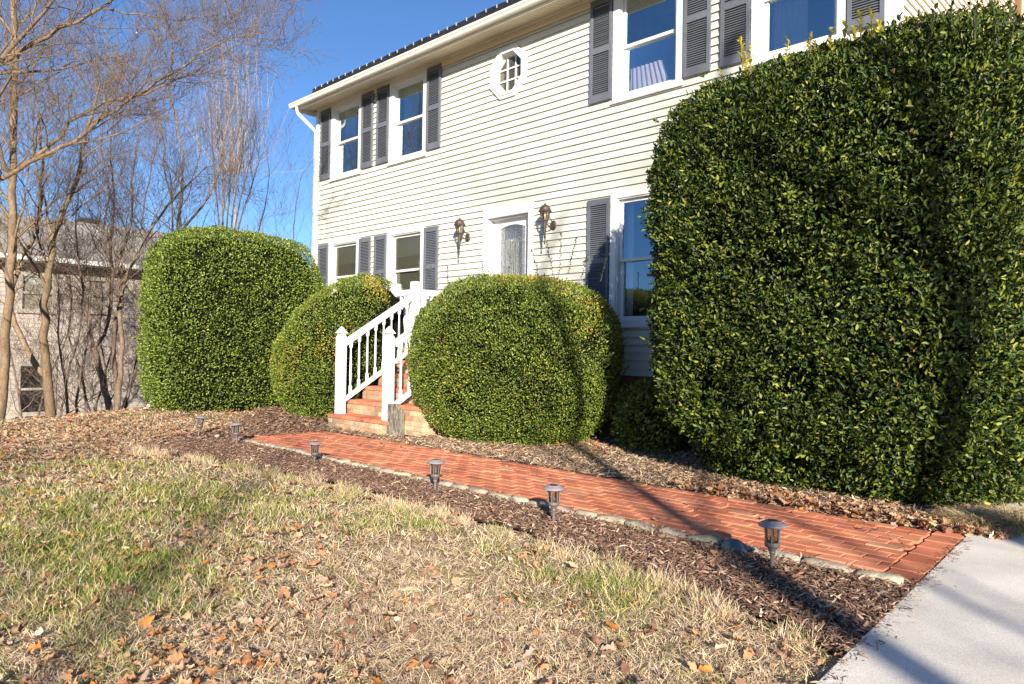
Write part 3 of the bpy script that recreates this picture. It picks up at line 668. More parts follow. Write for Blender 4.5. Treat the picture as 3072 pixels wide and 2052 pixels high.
# ------------------------------------------------------------ brick stairs with white railing
st = thing('brick_stairs', 'brick front stairs with white railing between two mound shrubs', 'stairs', (-8.7,5.8,0))
def sp(o): o.matrix_parent_inverse = Matrix.Translation((8.7,-5.8,0)); return o
def buff():
    t = rng.random(); pal = [(.50,.36,.20),(.56,.42,.26),(.44,.26,.15),(.52,.32,.2),(.40,.30,.18)]
    return tuple(np.array(pal[rng.integers(0,5)])*rng.uniform(.8,1.15))
for i in range(6):
    x0, x1 = (-9.4,-7.92) if i == 0 else (-9.36,-7.55)
    if i == 5: x0 = -9.95
    zt = .2+.195*i; y0 = 5.8+.28*i; y1 = y0+.3 if i < 5 else WY-.06
    s = MB(); zb = zt-.2 if i else -.05
    core = (x0+.006,x1-.006,y0+.006,y1,zb+.003,zt-.004)
    # riser: two courses of buff brick, then a red nosing course
    zz = [zb if i else 0, zt-.195+.067, zt-.195+.134]
    for r_i, za in enumerate((zt-.195, zt-.195+.067)):
        x = x0 + (0 if r_i else .1) - .1
        while x < x1:
            a = max(x, x0); b = min(x+.195, x1)
            if b-a > .02: s.box(a, b, y0+rng.normal(0,.001), y0+.09, za+.004, za+.062, buff())
            x += .203
        y_ = y0+.1
        while y_ < y1:   # right flank
            s.box(x1-.09, x1+rng.normal(0,.001), y_, min(y_+.195,y1), za+.004, za+.062, buff()); y_ += .203
    if i:
        for r_i in range(3*i):
            za = zt-.195-.067*(r_i+1)
            if za < -.05: break
            y_ = y0+(0 if r_i%2 else -.0)
            while y_ < y1:
                s.box(x1-.09, x1+rng.normal(0,.001), y_, min(y_+.195,y1), za+.004, za+.062, buff()); y_ += .203
            if i == 1:
                for xa_ in (-7.915,-7.75): s.box(xa_, xa_+.158, y0+rng.normal(0,.001), y0+.09, za+.004, za+.062, buff())
    x = x0
    while x < x1-.02:
        b = min(x+.094, x1); yy = y0-.012
        while yy < y1-.05:
            ye = min(yy+.197, y1); s.box(x, b, yy, ye, zt-.05, zt+rng.normal(0,.0008), tuple(np.array(bcol())*1.02)); yy += .205
        x += .101
    stp = sp(s.build('brick_step', M['wallbrick'], st))
    s = MB(); s.box(*core); s.box(-7.9 if i else core[0]+.01,x1-.008,y0+.008,y1-.002,-.05,zb+.003) if i else None; s.build('mortar', M['mortar2'], stp)
def newel(x, y, z0, ztop, finial=True):
    w_ = .0575; s = MB(); zc = ztop-(.135 if finial else .03)
    s.box(x-w_,x+w_,y-w_,y+w_,z0,zc-.03)
    s.lathe([(w_*1.414,0),(w_*1.414,.0),(w_*1.10,.03)], (x,y,zc-.03), n=4, rot=pi/4)
    if finial:
        s.lathe([(w_*1.45*1.0,-.105),(w_*1.45,-.095),(w_*1.414,-.09)], (x,y,zc), n=4, rot=pi/4, cap=False)
        s.lathe([(.058,0),(.056,.028)], (x,y,zc), n=4, rot=pi/4); s.lathe([(.092,.028),(.094,.036),(.078,.05),(.05,.085),(.018,.118),(.003,.133)], (x,y,zc), n=4, rot=pi/4)
    else: s.lathe([(w_*1.414,-.03),(w_*1.414,.0),(w_*1.3,.012),(.01,.022)], (x,y,zc-.0), n=4, rot=pi/4)
    return sp(s.build('newel_post', M['whitewood'], st, bevel=.002))
newel(-9.25,5.9,.2,1.48); newel(-8.03,5.86,.2,1.47)
for (x,y) in ((-9.25,7.24),(-8.03,7.24),(-9.86,7.32)): newel(x,y,1.17,2.25,False)
def rail(a, b, w=.055, h=.075, name='handrail'):
    s = MB(); s.bar(a,b,w,h); 
    if name == 'handrail': s.bar((a[0],a[1],a[2]+h/2+.009),(b[0],b[1],b[2]+h/2+.009),w*1.25,.018)
    return sp(s.build(name, M['whitewood'], st, bevel=.002))
bal0 = None
def balus(p, h):
    s = MB(); q = .017
    s.box(-q,q,-q,q,0,.10); s.box(-q,q,-q,q,h-.09,h)
    s.lathe([(.019,.10),(.012,.12),(.0165,.3*h),(.015,.62*h),(.012,h-.11),(.019,h-.09)], n=8, cap=False)
    return sp(s.build('baluster', M['whitewood'], st, loc=None)), p
for X0 in (-9.25,-8.03):
    ya, yb, za, zb = 5.95, 7.19, 1.22, 1.985
    sl_ = (zb-za)/(yb-ya); bt = -.83
    rail((X0,ya,za),(X0,yb,zb)); rail((X0,ya,za+bt),(X0,yb,zb+bt), .05,.06,'bottom_rail')
    for k_ in range(8):
        y = ya+.115+k_*.145; zt_ = za+sl_*(y-ya)-.03; zb_ = zt_+bt+.05
        s = MB(); h = zt_-zb_; q = .017
        s.box(X0-q,X0+q,y-q,y+q,zb_,zb_+.12); s.box(X0-q,X0+q,y-q,y+q,zt_-.09,zt_)
        s.lathe([(.022,.12),(.012,.14),(.017,.3*h),(.015,.62*h),(.011,h-.11),(.022,h-.09)], (X0,y,zb_), n=8, cap=False)
        sp(s.build('baluster', M['whitewood'], st))
def level(a, b, n_):
    rail((*a,2.06),(*b,2.06)); rail((*a,1.28),(*b,1.28),.05,.06,'bottom_rail')
    for k_ in range(n_):
        t = (k_+1)/(n_+1); x = a[0]+(b[0]-a[0])*t; y = a[1]+(b[1]-a[1])*t; s = MB(); q = .017
        s.box(x-q,x+q,y-q,y+q,1.31,2.02); sp(s.build('baluster', M['whitewood'], st))
level((-9.25,7.30),(-9.25,7.99),4); level((-9.31,7.25),(-9.80,7.31),3); level((-8.03,7.3),(-8.03,7.99),4); level((-9.86,7.38),(-9.86,7.99),4)
s = MB(); s.prism([(-7.955,5.795),(-7.85,5.80),(-7.845,5.93),(-7.95,5.935)],2,-.02,.43); s.prism([(-7.845,5.90),(-7.80,5.91),(-7.80,5.97),(-7.845,5.965)],2,-.02,.36)
sp(s.build('timber_block', M['oldwood'], st, bevel=.006))
# ------------------------------------------------------------ path lights
def pathlight(label, loc, tilt, az):
    t = thing('path_light', label, 'path light', loc, az, 'solar lights along the brick path'); t.rotation_euler = (tilt[0], tilt[1], az)
    return t
def pl_parts(t):
    s = MB(); s.lathe([(.0115,-.12),(.0115,.085),(.016,.088),(.017,.10),(.0155,.104),(.021,.112),(.026,.122),(.037,.128),(.041,.138),(.041,.152),(.037,.154)], n=20); s.build('stem', M['lightstem'], t, smooth=False)
    s = MB()
    s.lathe([(.036,.152),(.041,.236)], n=24, cap=False); s.build('lens', M['rib'], t, smooth=True)
    s = MB()
    for i in range(6):
        a = i*pi/3+.3; s.bar((.0385*math.cos(a),.0385*math.sin(a),.15),(.0435*math.cos(a),.0435*math.sin(a),.237),.008,.005,up=(math.cos(a),math.sin(a),0))
    s.build('ribs', M['lightstem'], t)
    s = MB(); s.lathe([(.012,.152),(.016,.165),(.013,.185)], n=12); s.build('reflector', M['lightstem'], t)
    s = MB(); s.lathe([(.040,.232),(.066,.236),(.074,.240),(.076,.246),(.073,.251),(.060,.259),(.046,.265),(.044,.268),(.01,.2685)], n=32); s.build('cap', M['solarcap'], t)
    s = MB(); s.box(-.024,.024,-.024,.024,.266,.271); s.build('solar_panel', M['solarcell'], t)
lights = [((-1.76,3.85,0),(0,0),'nearest grey solar path light, beside the concrete walk end of the path'),
          ((-3.26,3.77,0),(.02,-.01),'second solar path light from the concrete walk, grey with flat cap'),
          ((-4.60,3.84,0),(0,.03),'third solar path light from the concrete walk, beside narrow edging stones'),
          ((-6.51,3.87,-.03),(.01,.0),'fourth solar path light from the concrete walk, sunk low in the mulch'),
          ((-8.26,3.89,0),(.02,.10),'second solar path light from the left, at the left tip of the path'),
          ((-9.33,3.88,0),(-.03,-.13),'leftmost solar path light, tilted in the mulch beyond the path')]
t0 = pathlight(lights[0][2], lights[0][0], lights[0][1], .6); pl_parts(t0)
for i, (loc, tl, lab) in enumerate(lights[1:]):
    r = copy_thing(t0, lab, loc); r.rotation_euler = (tl[0], tl[1], .6+1.1*i); sc_ = [.97,1,.95,1,1.0][i]; r.scale = (sc_,)*3
s = MB(); s.lathe([(.028,-.03),(.03,.035),(.025,.035),(.022,.0)], n=14); o = s.build('broken_light_stub', M['clip'], None, smooth=True); o.location = (-9.03,3.99,.01); o.rotation_euler = (.1,.1,0)
tag(o, 'short broken pale stub in the mulch between the two leftmost path lights', 'light stub')
# ------------------------------------------------------------ hedges
def superell(n, c, r, p, zlo=-1.):
    """random points on a rounded box; returns points, outward normals"""
    out = []; nn = []; got = 0
    while got < n:
        d = unit(rng.normal(size=(n*2,3)))
        q = np.abs(d)/r; k = (q**p).sum(1)**(-1/p); P = d*k[:,None]
        G = unit(np.sign(P)*(np.abs(P)/r)**(p-1)/r)
        wgt = k*k/np.maximum((G*d).sum(1), .15); keep = rng.random(len(P)) < wgt/wgt.max()
        keep &= P[:,2] > zlo*r[2]; P = P[keep]; G = G[keep]; out.append(P); nn.append(G); got += len(P)
    return np.concatenate(out)[:n]+c, np.concatenate(nn)[:n]
LEAF6 = [(0,0,0),(-.5,.35,.16),(-.40,.72,.12),(0,1,-.08),(.40,.72,.12),(.5,.35,.16)]
LF6 = [(0,5,4,3),(0,3,2,1)]
def face_cam(P, Nn): return ((CAM-P)*Nn).sum(1) > -.35*np.linalg.norm(CAM-P, axis=1)
def taper(P, c, r, k):
    z = (P[:,2]-c[2])/r[2]; f_ = 1 - k*np.clip((-z-.25)/.75, 0, 1)**1.5
    Q = P.copy(); Q[:,0] = c[0]+(P[:,0]-c[0])*np.where((P[:,0]>c[0])&(r[0]>1.65), f_*.3+.7, f_); Q[:,1] = c[1]+(P[:,1]-c[1])*(f_*.5+.5)
    if TLT[0]: Q[:,2] = P[:,2]*(1+TLT[0]*(P[:,0]-c[0]))
    if r[0] > 1.65: Q[:,2] = P[:,2]*(1+.016*(P[:,0]+2.9))
    return Q
TK = [0.]; TLT = [0.]; ASP = [.42,.62]
r0_ = 0
def foliage(parts, size, pal, probs, amp, lsc, depth, tilt, yellow=None, gap=.8, asp=(.42,.62)):
    Ps, Ns = [], []; r0_ = parts[0][2][0]
    for (n, c, r, p) in parts:
        P, Nn = superell(n, np.array(c), np.array(r), p)
        inside = np.zeros(len(P), bool)
        for (n2, c2, r2, p2) in parts:
            if c2 is c: continue
            inside |= ((np.abs(P-np.array(c2))/(np.array(r2)-.05))**p2).sum(1) < 1
        P, Nn = P[~inside], Nn[~inside]
        P = taper(P, c, r, TK[0]); Ps.append(P); Ns.append(Nn)
    P = np.concatenate(Ps); Nn = np.concatenate(Ns); n = len(P)
    h = lump(P, lsc); h2 = lump(P+5, lsc*3.2)
    P = P + Nn*(amp*h + amp*.45*h2)[:,None] - Nn*(depth*rng.random(n)**(2 if r0_ < 1.6 else 1.1))[:,None]
    hh = lump(P*np.array([1,1,1.4]), lsc*4.5)
    k0 = rng.random(n) < np.clip(1.0+hh*(gap if r0_ < 1.6 else 1.1), .12, 1); P, Nn, h = P[k0], Nn[k0], h[k0]; n = len(P)
    P += Nn*(.035*rng.random(n)**6)[:,None]
    P += Nn*((.03 if r0_ < 1.6 else .06)*hh[k0])[:,None]
    keep = (P[:,2] > ground_z(P[:,0],P[:,1])+.0) & ~((P[:,0] < -2.4) & (P[:,1] > 8.0) & (P[:,0] > -13.6)) & ~((P[:,0] < -2.9) & (P[:,1] > 8.0) & (P[:,0] > -13)) & ~((P[:,0] > -9.99) & (P[:,0] < -9.2) & (P[:,1] < 7.44) & (P[:,1] > 6.93) & (P[:,2] > .9)) & ~((P[:,0] > -9.42) & (P[:,0] < -8.2) & (P[:,2] > .2)); P = P[keep]; Nn = Nn[keep]; h = h[keep]; n = len(P)
    d = unit(Nn*rng.uniform(.1,1.,(n,1)) + np.array([0,0,.35]) + rng.normal(0,tilt,(n,3)))
    nn = unit(Nn + np.array([0,0,.45]) + rng.normal(0,.55,(n,3)))
    X, Y, Z = frame(d, nn)
    s = size*rng.uniform(.65,1.25,n); S = np.stack([s*rng.uniform(*ASP,n), s, s], -1)
    c = np.array(pal)[rng.choice(len(pal), n, p=probs)]*rng.uniform(.7,1.3,(n,1))
    if yellow is not None:
        y_ = yellow(P, Nn); u = rng.random(n) < y_; c[u] = np.array([.46,.40,.05])*rng.uniform(.6,1.2,(u.sum(),1))
        u = rng.random(n) < y_*.22; c[u] = np.array([.30,.15,.06])*rng.uniform(.6,1.2,(u.sum(),1))
    # little tufts of new growth standing proud of the clipped face
    nt_, m_ = int(n/260), 12
    i_ = rng.integers(0, n, nt_); B = np.repeat(P[i_], m_, 0); ax = unit(np.repeat(Nn[i_]+rng.normal(0,.5,(nt_,3))+np.array([0,0,.35]), m_, 0))
    u_ = rng.random((len(B),1)); Lh = np.repeat(rng.uniform(1.2,3.4,(nt_,1)), m_, 0)*size
    T2 = B+ax*u_*Lh; d2 = unit(ax*(.5+.6*u_)+rng.normal(0,.45,B.shape)); X2, Y2, Z2 = frame(d2, ax+rng.normal(0,.5,B.shape))
    s2 = size*rng.uniform(.7,1.15,len(B)); S2 = np.stack([s2*.5, s2, s2], -1); c2 = np.array(pal)[rng.choice([1,2,4], len(B), p=[.45,.35,.2])]*rng.uniform(.7,1.25,(len(B),1))
    P, X, Y, Z, S, c = [np.concatenate(q) for q in ((P,T2),(X,X2),(Y,Y2),(Z,Z2),(S,S2),(c,c2))]
    return P, X, Y, Z, S, c
def shoots(spec, size, col):
    """little upright sprays of leaves: spec = list of (base, tip, n)"""
    T, X, Y, Z, S, C = [], [], [], [], [], []
    for b, t, n in spec:
        b = np.array(b); t = np.array(t); ax = unit((t-b)[None])[0]
        for i in range(n):
            u = (i+.5)/n; a = rng.uniform(0,6.28); o = np.array([math.cos(a), math.sin(a), 0])
            dd = unit((ax*(.45+.6*u)+o*.8)[None]); x_, y_, z_ = frame(dd, (ax+o*-.4)[None])
            T.append(b+(t-b)*u); X.append(x_[0]); Y.append(y_[0]); Z.append(z_[0]); s = size*rng.uniform(.8,1.2); S.append((s*.5,s,s)); C.append(np.array(col)*rng.uniform(.7,1.25))
    return [np.array(q) for q in (T,X,Y,Z,S,C)]
def hedge(name, label, cat, parts, size, pal, probs, amp, lsc, depth, tilt, m, yellow=None, sprays=None, corek=.90, tk=.1):
    TK[0] = tk
    c0 = parts[0][1]
    t = thing(name, label, cat, (0,0,0))
    t.location = (c0[0], c0[1], 0)
    A = foliage(parts, size, pal, probs, amp, lsc, depth, tilt, yellow)
    stems = MB()
    for sp_ in (sprays or []):
        for one in sp_[0]:
            Bv = shoots([one], sp_[1], sp_[2]); tv = np.array(LEAF6, float); mb = MB()
            for T_, X_, Y_, Z_, S_, C_ in zip(*Bv):
                mb.add(T_ + tv[:,0:1]*X_*S_[0] + tv[:,1:2]*Y_*S_[1] + tv[:,2:3]*Z_*S_[2], LF6, tuple(C_))
            mb.tube([one[0], one[1]], [.004,.002], n=4, col=(.10,.08,.04))
            o = mb.build('shoot', m, t); o.matrix_parent_inverse = Matrix.Translation((-c0[0],-c0[1],0))
    o = scatter('foliage', LEAF6, LF6, *A, m, t); o.matrix_parent_inverse = Matrix.Translation((-c0[0],-c0[1],0))
    # solid core that blocks see-through, coloured near-black as the shade between the leaves
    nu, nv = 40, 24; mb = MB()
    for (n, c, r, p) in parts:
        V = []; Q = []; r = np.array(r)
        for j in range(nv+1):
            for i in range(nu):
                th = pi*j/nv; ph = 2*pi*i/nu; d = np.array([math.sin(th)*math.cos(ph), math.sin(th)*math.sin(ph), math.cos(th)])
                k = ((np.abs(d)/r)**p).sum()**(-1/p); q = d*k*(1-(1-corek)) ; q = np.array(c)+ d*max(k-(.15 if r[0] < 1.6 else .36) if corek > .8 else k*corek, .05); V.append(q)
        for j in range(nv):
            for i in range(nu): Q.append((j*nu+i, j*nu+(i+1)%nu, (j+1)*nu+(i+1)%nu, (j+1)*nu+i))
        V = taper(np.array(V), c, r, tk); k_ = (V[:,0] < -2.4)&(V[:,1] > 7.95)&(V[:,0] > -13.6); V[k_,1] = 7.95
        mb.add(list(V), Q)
    o = mb.build('shade_core', M['core'], t, smooth=True); o.matrix_parent_inverse = Matrix.Translation((-c0[0],-c0[1],0))
    if stems.v: o = stems.build('shoot_stems', M['bark'], t); o.matrix_parent_inverse = Matrix.Translation((-c0[0],-c0[1],0))
    return t
PG = [(.075,.125,.018),(.13,.195,.025),(.22,.28,.04),(.03,.055,.012),(.31,.35,.07)]
# big boxy hedge left
hedge('boxy_hedge', 'tall boxy evergreen hedge at the left corner of the house', 'hedge',
      [(95000, (-13.65,6.32,1.45), (1.0,1.55,1.86), 4.2)], .036, PG, [.25,.3,.25,.12,.08], .035, 3.2, .14, .45, M['box'],
      yellow=lambda P, Nn: np.clip((P[:,2]-2.9)*.25,0,.15),
      sprays=[([((-13.3+.12*i,6.2+.1*i,3.2),(-13.3+.12*i+rng.normal(0,.03),6.2+.1*i,3.42+.06*rng.random()),12) for i in range(4)], .04, (.22,.24,.05))])
def patch(P, Nn):
    q = .75*lump(P+3, 3.4)+.55*lump(P+9, 8.)+.25*Nn[:,2]; return np.clip(.02+np.clip(q*2.6-.5,0,1)*np.clip((P[:,2]-.4)*.7,0.12,1), 0, .75)
TLT[0] = .14
hedge('mound_shrub', 'lower rounded shrub with yellowed patches, left of the brick stairs', 'shrub',
      [(90000, (-10.80,7.02,.96), (1.44,1.02,1.27), 2.5)], .026, PG, [.25,.3,.25,.1,.1], .075, 2.6, .10, .5, M['box'], yellow=patch)
TLT[0] = 0.
spr = [((-8.05,6.4,1.95),(-8.12,6.4,2.42),16),((-7.92,6.4,1.9),(-7.88,6.42,2.3),13),((-7.6,6.5,2.05),(-7.6,6.5,2.3),9),
       ((-5.95,6.8,2.1),(-6.10,6.8,2.62),20),((-5.85,6.8,2.1),(-5.84,6.8,2.62),20),((-5.72,6.8,2.1),(-5.60,6.8,2.52),18),((-6.2,6.8,2.1),(-6.32,6.8,2.45),13),
       ((-5.55,6.85,2.05),(-5.45,6.85,2.36),14),((-5.3,6.9,2.0),(-5.2,6.9,2.32),12),((-6.6,6.7,2.1),(-6.62,6.7,2.4),12),((-7.0,6.6,2.1),(-7.02,6.6,2.32),9),
       ((-5.35,6.9,.95),(-5.0,6.75,1.15),14),((-5.3,7.1,.7),(-4.95,7.0,1.0),14),((-5.35,7.0,1.3),(-5.12,6.9,1.42),9)]
hedge('mound_shrub', 'large round shrub with yellow patches in front of the front door', 'shrub',
      [(125000, (-6.72,6.88,.99), (1.50,1.12,1.18), 2.4)], .024, PG, [.25,.3,.25,.1,.1], .095, 2.4, .10, .5, M['box'], yellow=patch,
      sprays=[(spr, .04, (.05,.08,.03))], tk=.26)
HP = [(.028,.056,.010),(.062,.095,.012),(.125,.155,.018),(.010,.024,.010),(.19,.21,.03)]
ys_ = []
for (px, ty) in ((2165,205),(2222,112),(2250,128),(2238,150),(2365,105),(2432,95),(2448,120),(2495,75),(2537,62),(2577,28),(2612,26),(2560,70),(2637,60),(2905,35),(2755,100)):
    z = 2.56*F/(1066-(ty+60)); b = at(px+rng.normal(0,4), ty+95, z); ys_.append((b, at(px, ty+12, z), 15))
for (px, py, z) in ((2800,60,5.4),(2860,40,5.3),(2960,60,5.2),(3020,45,5.1),(2720,80,5.7),(2330,240,6.9),(2180,270,7.2)):
    pass
ds_ = [(at(px,py+80,z), at(px+rng.normal(0,14),py-35,z), 12) for (px,py,z) in ((2790,60,5.4),(2850,50,5.3),(2925,60,5.2),(2990,50,5.1),(3040,40,5.1),(2720,85,5.7),(2680,110,5.9),(2400,215,6.7),(2300,255,6.9),(2560,170,6.3),(2620,140,6.1))]
ASP[:] = [.30,.50]
hedge('holly_hedge', 'towering glossy dark holly hedge filling the right side of the photo', 'hedge',
      [(370000, (-2.54,7.95,1.86), (1.70,2.26,2.02), 4.7)], .046, HP, [.30,.27,.19,.14,.10], .10, 2.7, .24, .6, M['holly'],
      yellow=lambda P, Nn: .006+0*P[:,0], sprays=[(ys_, .05, (.50,.42,.03)), (ds_, .055, (.06,.085,.03))], tk=.20)
hedge('dark_shrub', 'small shaded evergreen under the right hand ground floor window', 'shrub',
      [(8000, (-4.9,7.45,.36), (.42,.42,.44), 2.2)], .05, PG, [.3,.3,.2,.15,.05], .12, 5., .25, .8, M['box'], yellow=lambda P, Nn: .12+0*P[:,0])
# ------------------------------------------------------------ bare trees
class Tree:
    def __init__(s, seed): s.tr = []; s.cr = []; s.r = np.random.default_rng(seed)
    def limb(s, pts, r0, r1, lvl, crown, col, kids=6, klen=1.4, up=.35, sub=2, spread=.9, start=.25, n=None):
        pts = np.array(pts, float); seg = np.linalg.norm(np.diff(pts, axis=0), axis=1); cum = np.concatenate([[0], np.cumsum(seg)]); Lt = cum[-1]
        m = max(len(pts)*2, int(Lt/.35)) if crown < 2 else len(pts)
        u = np.linspace(0, Lt, m); q = np.stack([np.interp(u, cum, pts[:,k]) for k in range(3)], -1)
        if crown < 2: q[1:-1] += s.r.normal(0, .012+.1*r0, (m-2,3))
        rad = r0+(r1-r0)*(u/Lt)
        (s.cr if crown else s.tr).append((q, rad, n or (8 if r0 > .05 else 5 if r0 > .012 else 3), col))
        if lvl <= 0: return
        for i in range(kids):
            t = start+(1-start)*(i+s.r.random())/kids; p = np.array([np.interp(t*Lt, cum, pts[:,k]) for k in range(3)])
            k_ = min(np.searchsorted(cum, t*Lt), len(pts)-1); d = unit((pts[k_]-pts[k_-1])[None])[0]
            a = unit(s.r.normal(size=(1,3)))[0]; a -= d*(a@d); a = unit(a[None])[0]
            dd = unit((d*(1.-.3*spread)+a*spread+np.array([0,0,up]))[None])[0]
            ln_ = klen*s.r.uniform(.55,1.25)*(1.15-.55*t); rr = max((r0+(r1-r0)*t)*s.r.uniform(.3,.5), .0030)
            k2 = 4; pp = [p]; cur = dd.copy()
            for j in range(k2):
                cur = unit((cur+s.r.normal(0,.16,3)+np.array([0,0,.07*up*2]))[None])[0]; pp.append(pp[-1]+cur*ln_/k2)
            s.limb(pp, rr, max(rr*.35,.0019), lvl-1, max(crown,1) if lvl > 2 else 2, col, kids=max(3,int(kids*.56)), klen=klen*.58, up=up, spread=spread, start=.15)
    def mesh(s, name, lst, parent):
        Vs, Fs, Cs = [], [], []; k0 = 0
        for q, rad, n, col in lst:
            m = len(q); d = np.gradient(q, axis=0); d = unit(d); ref = np.where(np.abs(d[:,2:3]) < .9, np.array([[0,0,1.]]), np.array([[1.,0,0]]))
            a = unit(np.cross(d, ref)); b = np.cross(d, a); th = np.arange(n)*2*pi/n
            V = q[:,None,:]+rad[:,None,None]*(np.cos(th)[None,:,None]*a[:,None,:]+np.sin(th)[None,:,None]*b[:,None,:])
            Vs.append(V.reshape(-1,3)); i, j = np.meshgrid(np.arange(m-1), np.arange(n), indexing='ij'); j2 = (j+1)%n
            Fs.append(k0+np.stack([i*n+j, i*n+j2, (i+1)*n+j2, (i+1)*n+j], -1).reshape(-1,4)); k0 += m*n
            Cs.append(np.repeat(np.array(col)[None]*s.r.uniform(.85,1.15), m*n, 0))
        if not Vs: return
        return fastmesh(name, np.concatenate(Vs), np.concatenate(Fs), 4, np.concatenate(Cs), M['bark'], parent, smooth=True)
    def done(s, label, base, name='bare_tree'):
        t = thing(name, label, 'tree', tuple(base))
        for nm, lst in (('trunk', s.tr), ('crown', s.cr)):
            o = s.mesh(nm, lst, t)
            if o: o.matrix_parent_inverse = Matrix.Translation(tuple(-np.array(base)))
        return t
BK = (.16,.115,.08); BK2 = (.19,.135,.085); BK3 = (.15,.11,.085); PUR = (.13,.09,.085)
def pix(L_, z): return [at(x, y, z if np.isscalar(z) else z[i]) for i, (x, y) in enumerate(L_)]
# trees at the edge of the lawn, surveyed stems
def base_of(pts):
    b = np.array(pts[0]).copy(); b[2] = ground_z(b[0], b[1])-.1; return b
T = Tree(1); p = pix([(153,1285),(143,1150),(139,1078),(129,1030),(136,935),(148,815),(155,743),(190,640),(235,520),(260,400),(300,250)], 14.2); b = base_of(p)
T.limb([b]+p, .10, .02, 3, 0, BK2, kids=14, klen=2.0, start=.4); T.limb(pix([(140,1130),(120,1105),(81,1059),(53,983),(29,906),(33,858),(62,791),(96,743),(115,672),(122,600),(130,480),(115,330)], 14.2), .06, .014, 3, 0, BK2, kids=14, klen=1.8)
T.done('two stemmed bare tree with a curved left stem at the lawn edge', b)
T = Tree(2); p = pix([(330,1250),(311,1150),(292,1078),(282,1045)], 15.5); b = base_of(p)
T.limb([b]+p, .075, .06, 1, 0, BK3, kids=2, klen=1.); T.limb(pix([(282,1045),(268,983),(249,887),(239,806),(225,690),(235,560)], 15.5), .036, .01, 3, 0, BK3, kids=14, klen=1.8); T.limb(pix([(282,1045),(311,1007),(335,911),(330,791),(335,696),(345,600),(330,470),(345,330)], 15.5), .042, .01, 4, 0, BK3, kids=13, klen=1.9)
T.done('forked bare tree in the middle of the lawn edge group', b)
T = Tree(3); p = pix([(356,1245),(359,1126),(368,1031),(354,935),(378,830),(411,763),(455,686),(500,614),(560,560),(620,500)], 15.); b = base_of(p)
T.limb([b]+p, .06, .014, 4, 0, BK, kids=15, klen=1.9, start=.35)
T.limb(pix([(350,1230),(346,1140),(340,1000),(372,900),(352,800),(395,650),(402,520),(420,380)], 15.3), .05, .012, 3, 0, BK3, kids=10, klen=1.6, start=.3)
T.done('bare tree leaning right over the boxy hedge', b)
for i, (x0, x1, s_) in enumerate(((205,170,11),(228,262,12),(372,430,13),(262,205,14),(62,20,15),(112,205,16),(288,350,17),(182,238,18),(330,300,19))):
    T = Tree(s_); p = pix([(x0,1240),(x0*.6+x1*.4,1120),(x1,1010),(x1+12,900),(x1-4,780)], 15.+i*.4); b = base_of(p); T.limb([b]+p, .034,.008,4,0,BK3,kids=11,klen=1.5,start=.12)
    T.done(['thin bare sapling right of the two stemmed tree','thin bare sapling left of the forked tree','thin bare sapling against the edge of the boxy hedge','thin bare sapling bending left in front of the pinkish wall','thin bare sapling nearest the left edge of the photo','thin bare sapling leaning right across the two stemmed tree','thin bare sapling leaning toward the boxy hedge','thin bare sapling behind the forked tree on its left','thin bare sapling between the forked tree and the boxy hedge'][i], b, 'bare_sapling')
# tall straight trunk by the left edge
T = Tree(4); p = pix([(8,1180),(15,1060),(30,900),(36,750),(38,560),(42,400),(44,220),(40,80),(36,-120),(30,-300)], 13.2); b = base_of(p)
T.limb([b]+p, .085, .04, 3, 0, BK2, kids=24, klen=2.2, start=.3); T.done('tall straight bare trunk near the left edge of the photo', b)
# big tree just outside on the left, long limbs reaching in
T = Tree(5); p = [at(-330,1500,9.5), at(-300,1100,9.6), at(-230,700,9.8), at(-200,300,10), at(-180,-200,10.2)]; b = base_of(p)
T.limb([b]+p, .17, .07, 2, 0, BK, kids=5, klen=2.)
q = pix([(-230,640),(0,538),(112,473),(210,433),(268,393),(321,344),(375,308),(446,268),(527,214),(600,160),(700,115),(790,100)], 10.4); T.limb(q, .045, .007, 3, 0, BK2, kids=20, klen=1.4, start=.2)
q = pix([(60,500),(134,445),(188,402),(223,353),(321,308),(402,290),(469,263),(536,241),(625,192),(696,143),(790,92)], 10.7); T.limb(q, .030, .006, 3, 0, BK2, kids=17, klen=1.3, start=.15)
q = pix([(-210,330),(9,188),(54,156),(120,116),(192,85),(268,49),(312,27),(353,-10),(480,-60)], 10.2); T.limb(q, .044, .012, 3, 0, BK2, kids=13, klen=1.3, start=.2)
q = pix([(-210,420),(0,196),(27,152),(67,107),(134,36),(165,0),(230,-80)], 10.0); T.limb(q, .05, .015, 3, 0, BK, kids=11, klen=1.4)
q = pix([(-200,260),(0,219),(112,216),(223,201),(312,170),(420,150)], 10.6); T.limb(q, .03, .006, 3, 0, BK3, kids=12, klen=1.2)
q = pix([(312,27),(380,38),(460,50),(540,62),(620,50),(700,25)], 10.3); T.limb(q, .014, .005, 2, 0, BK3, kids=9, klen=.9)
T.done('large bare tree outside the left edge with long limbs reaching across', b)
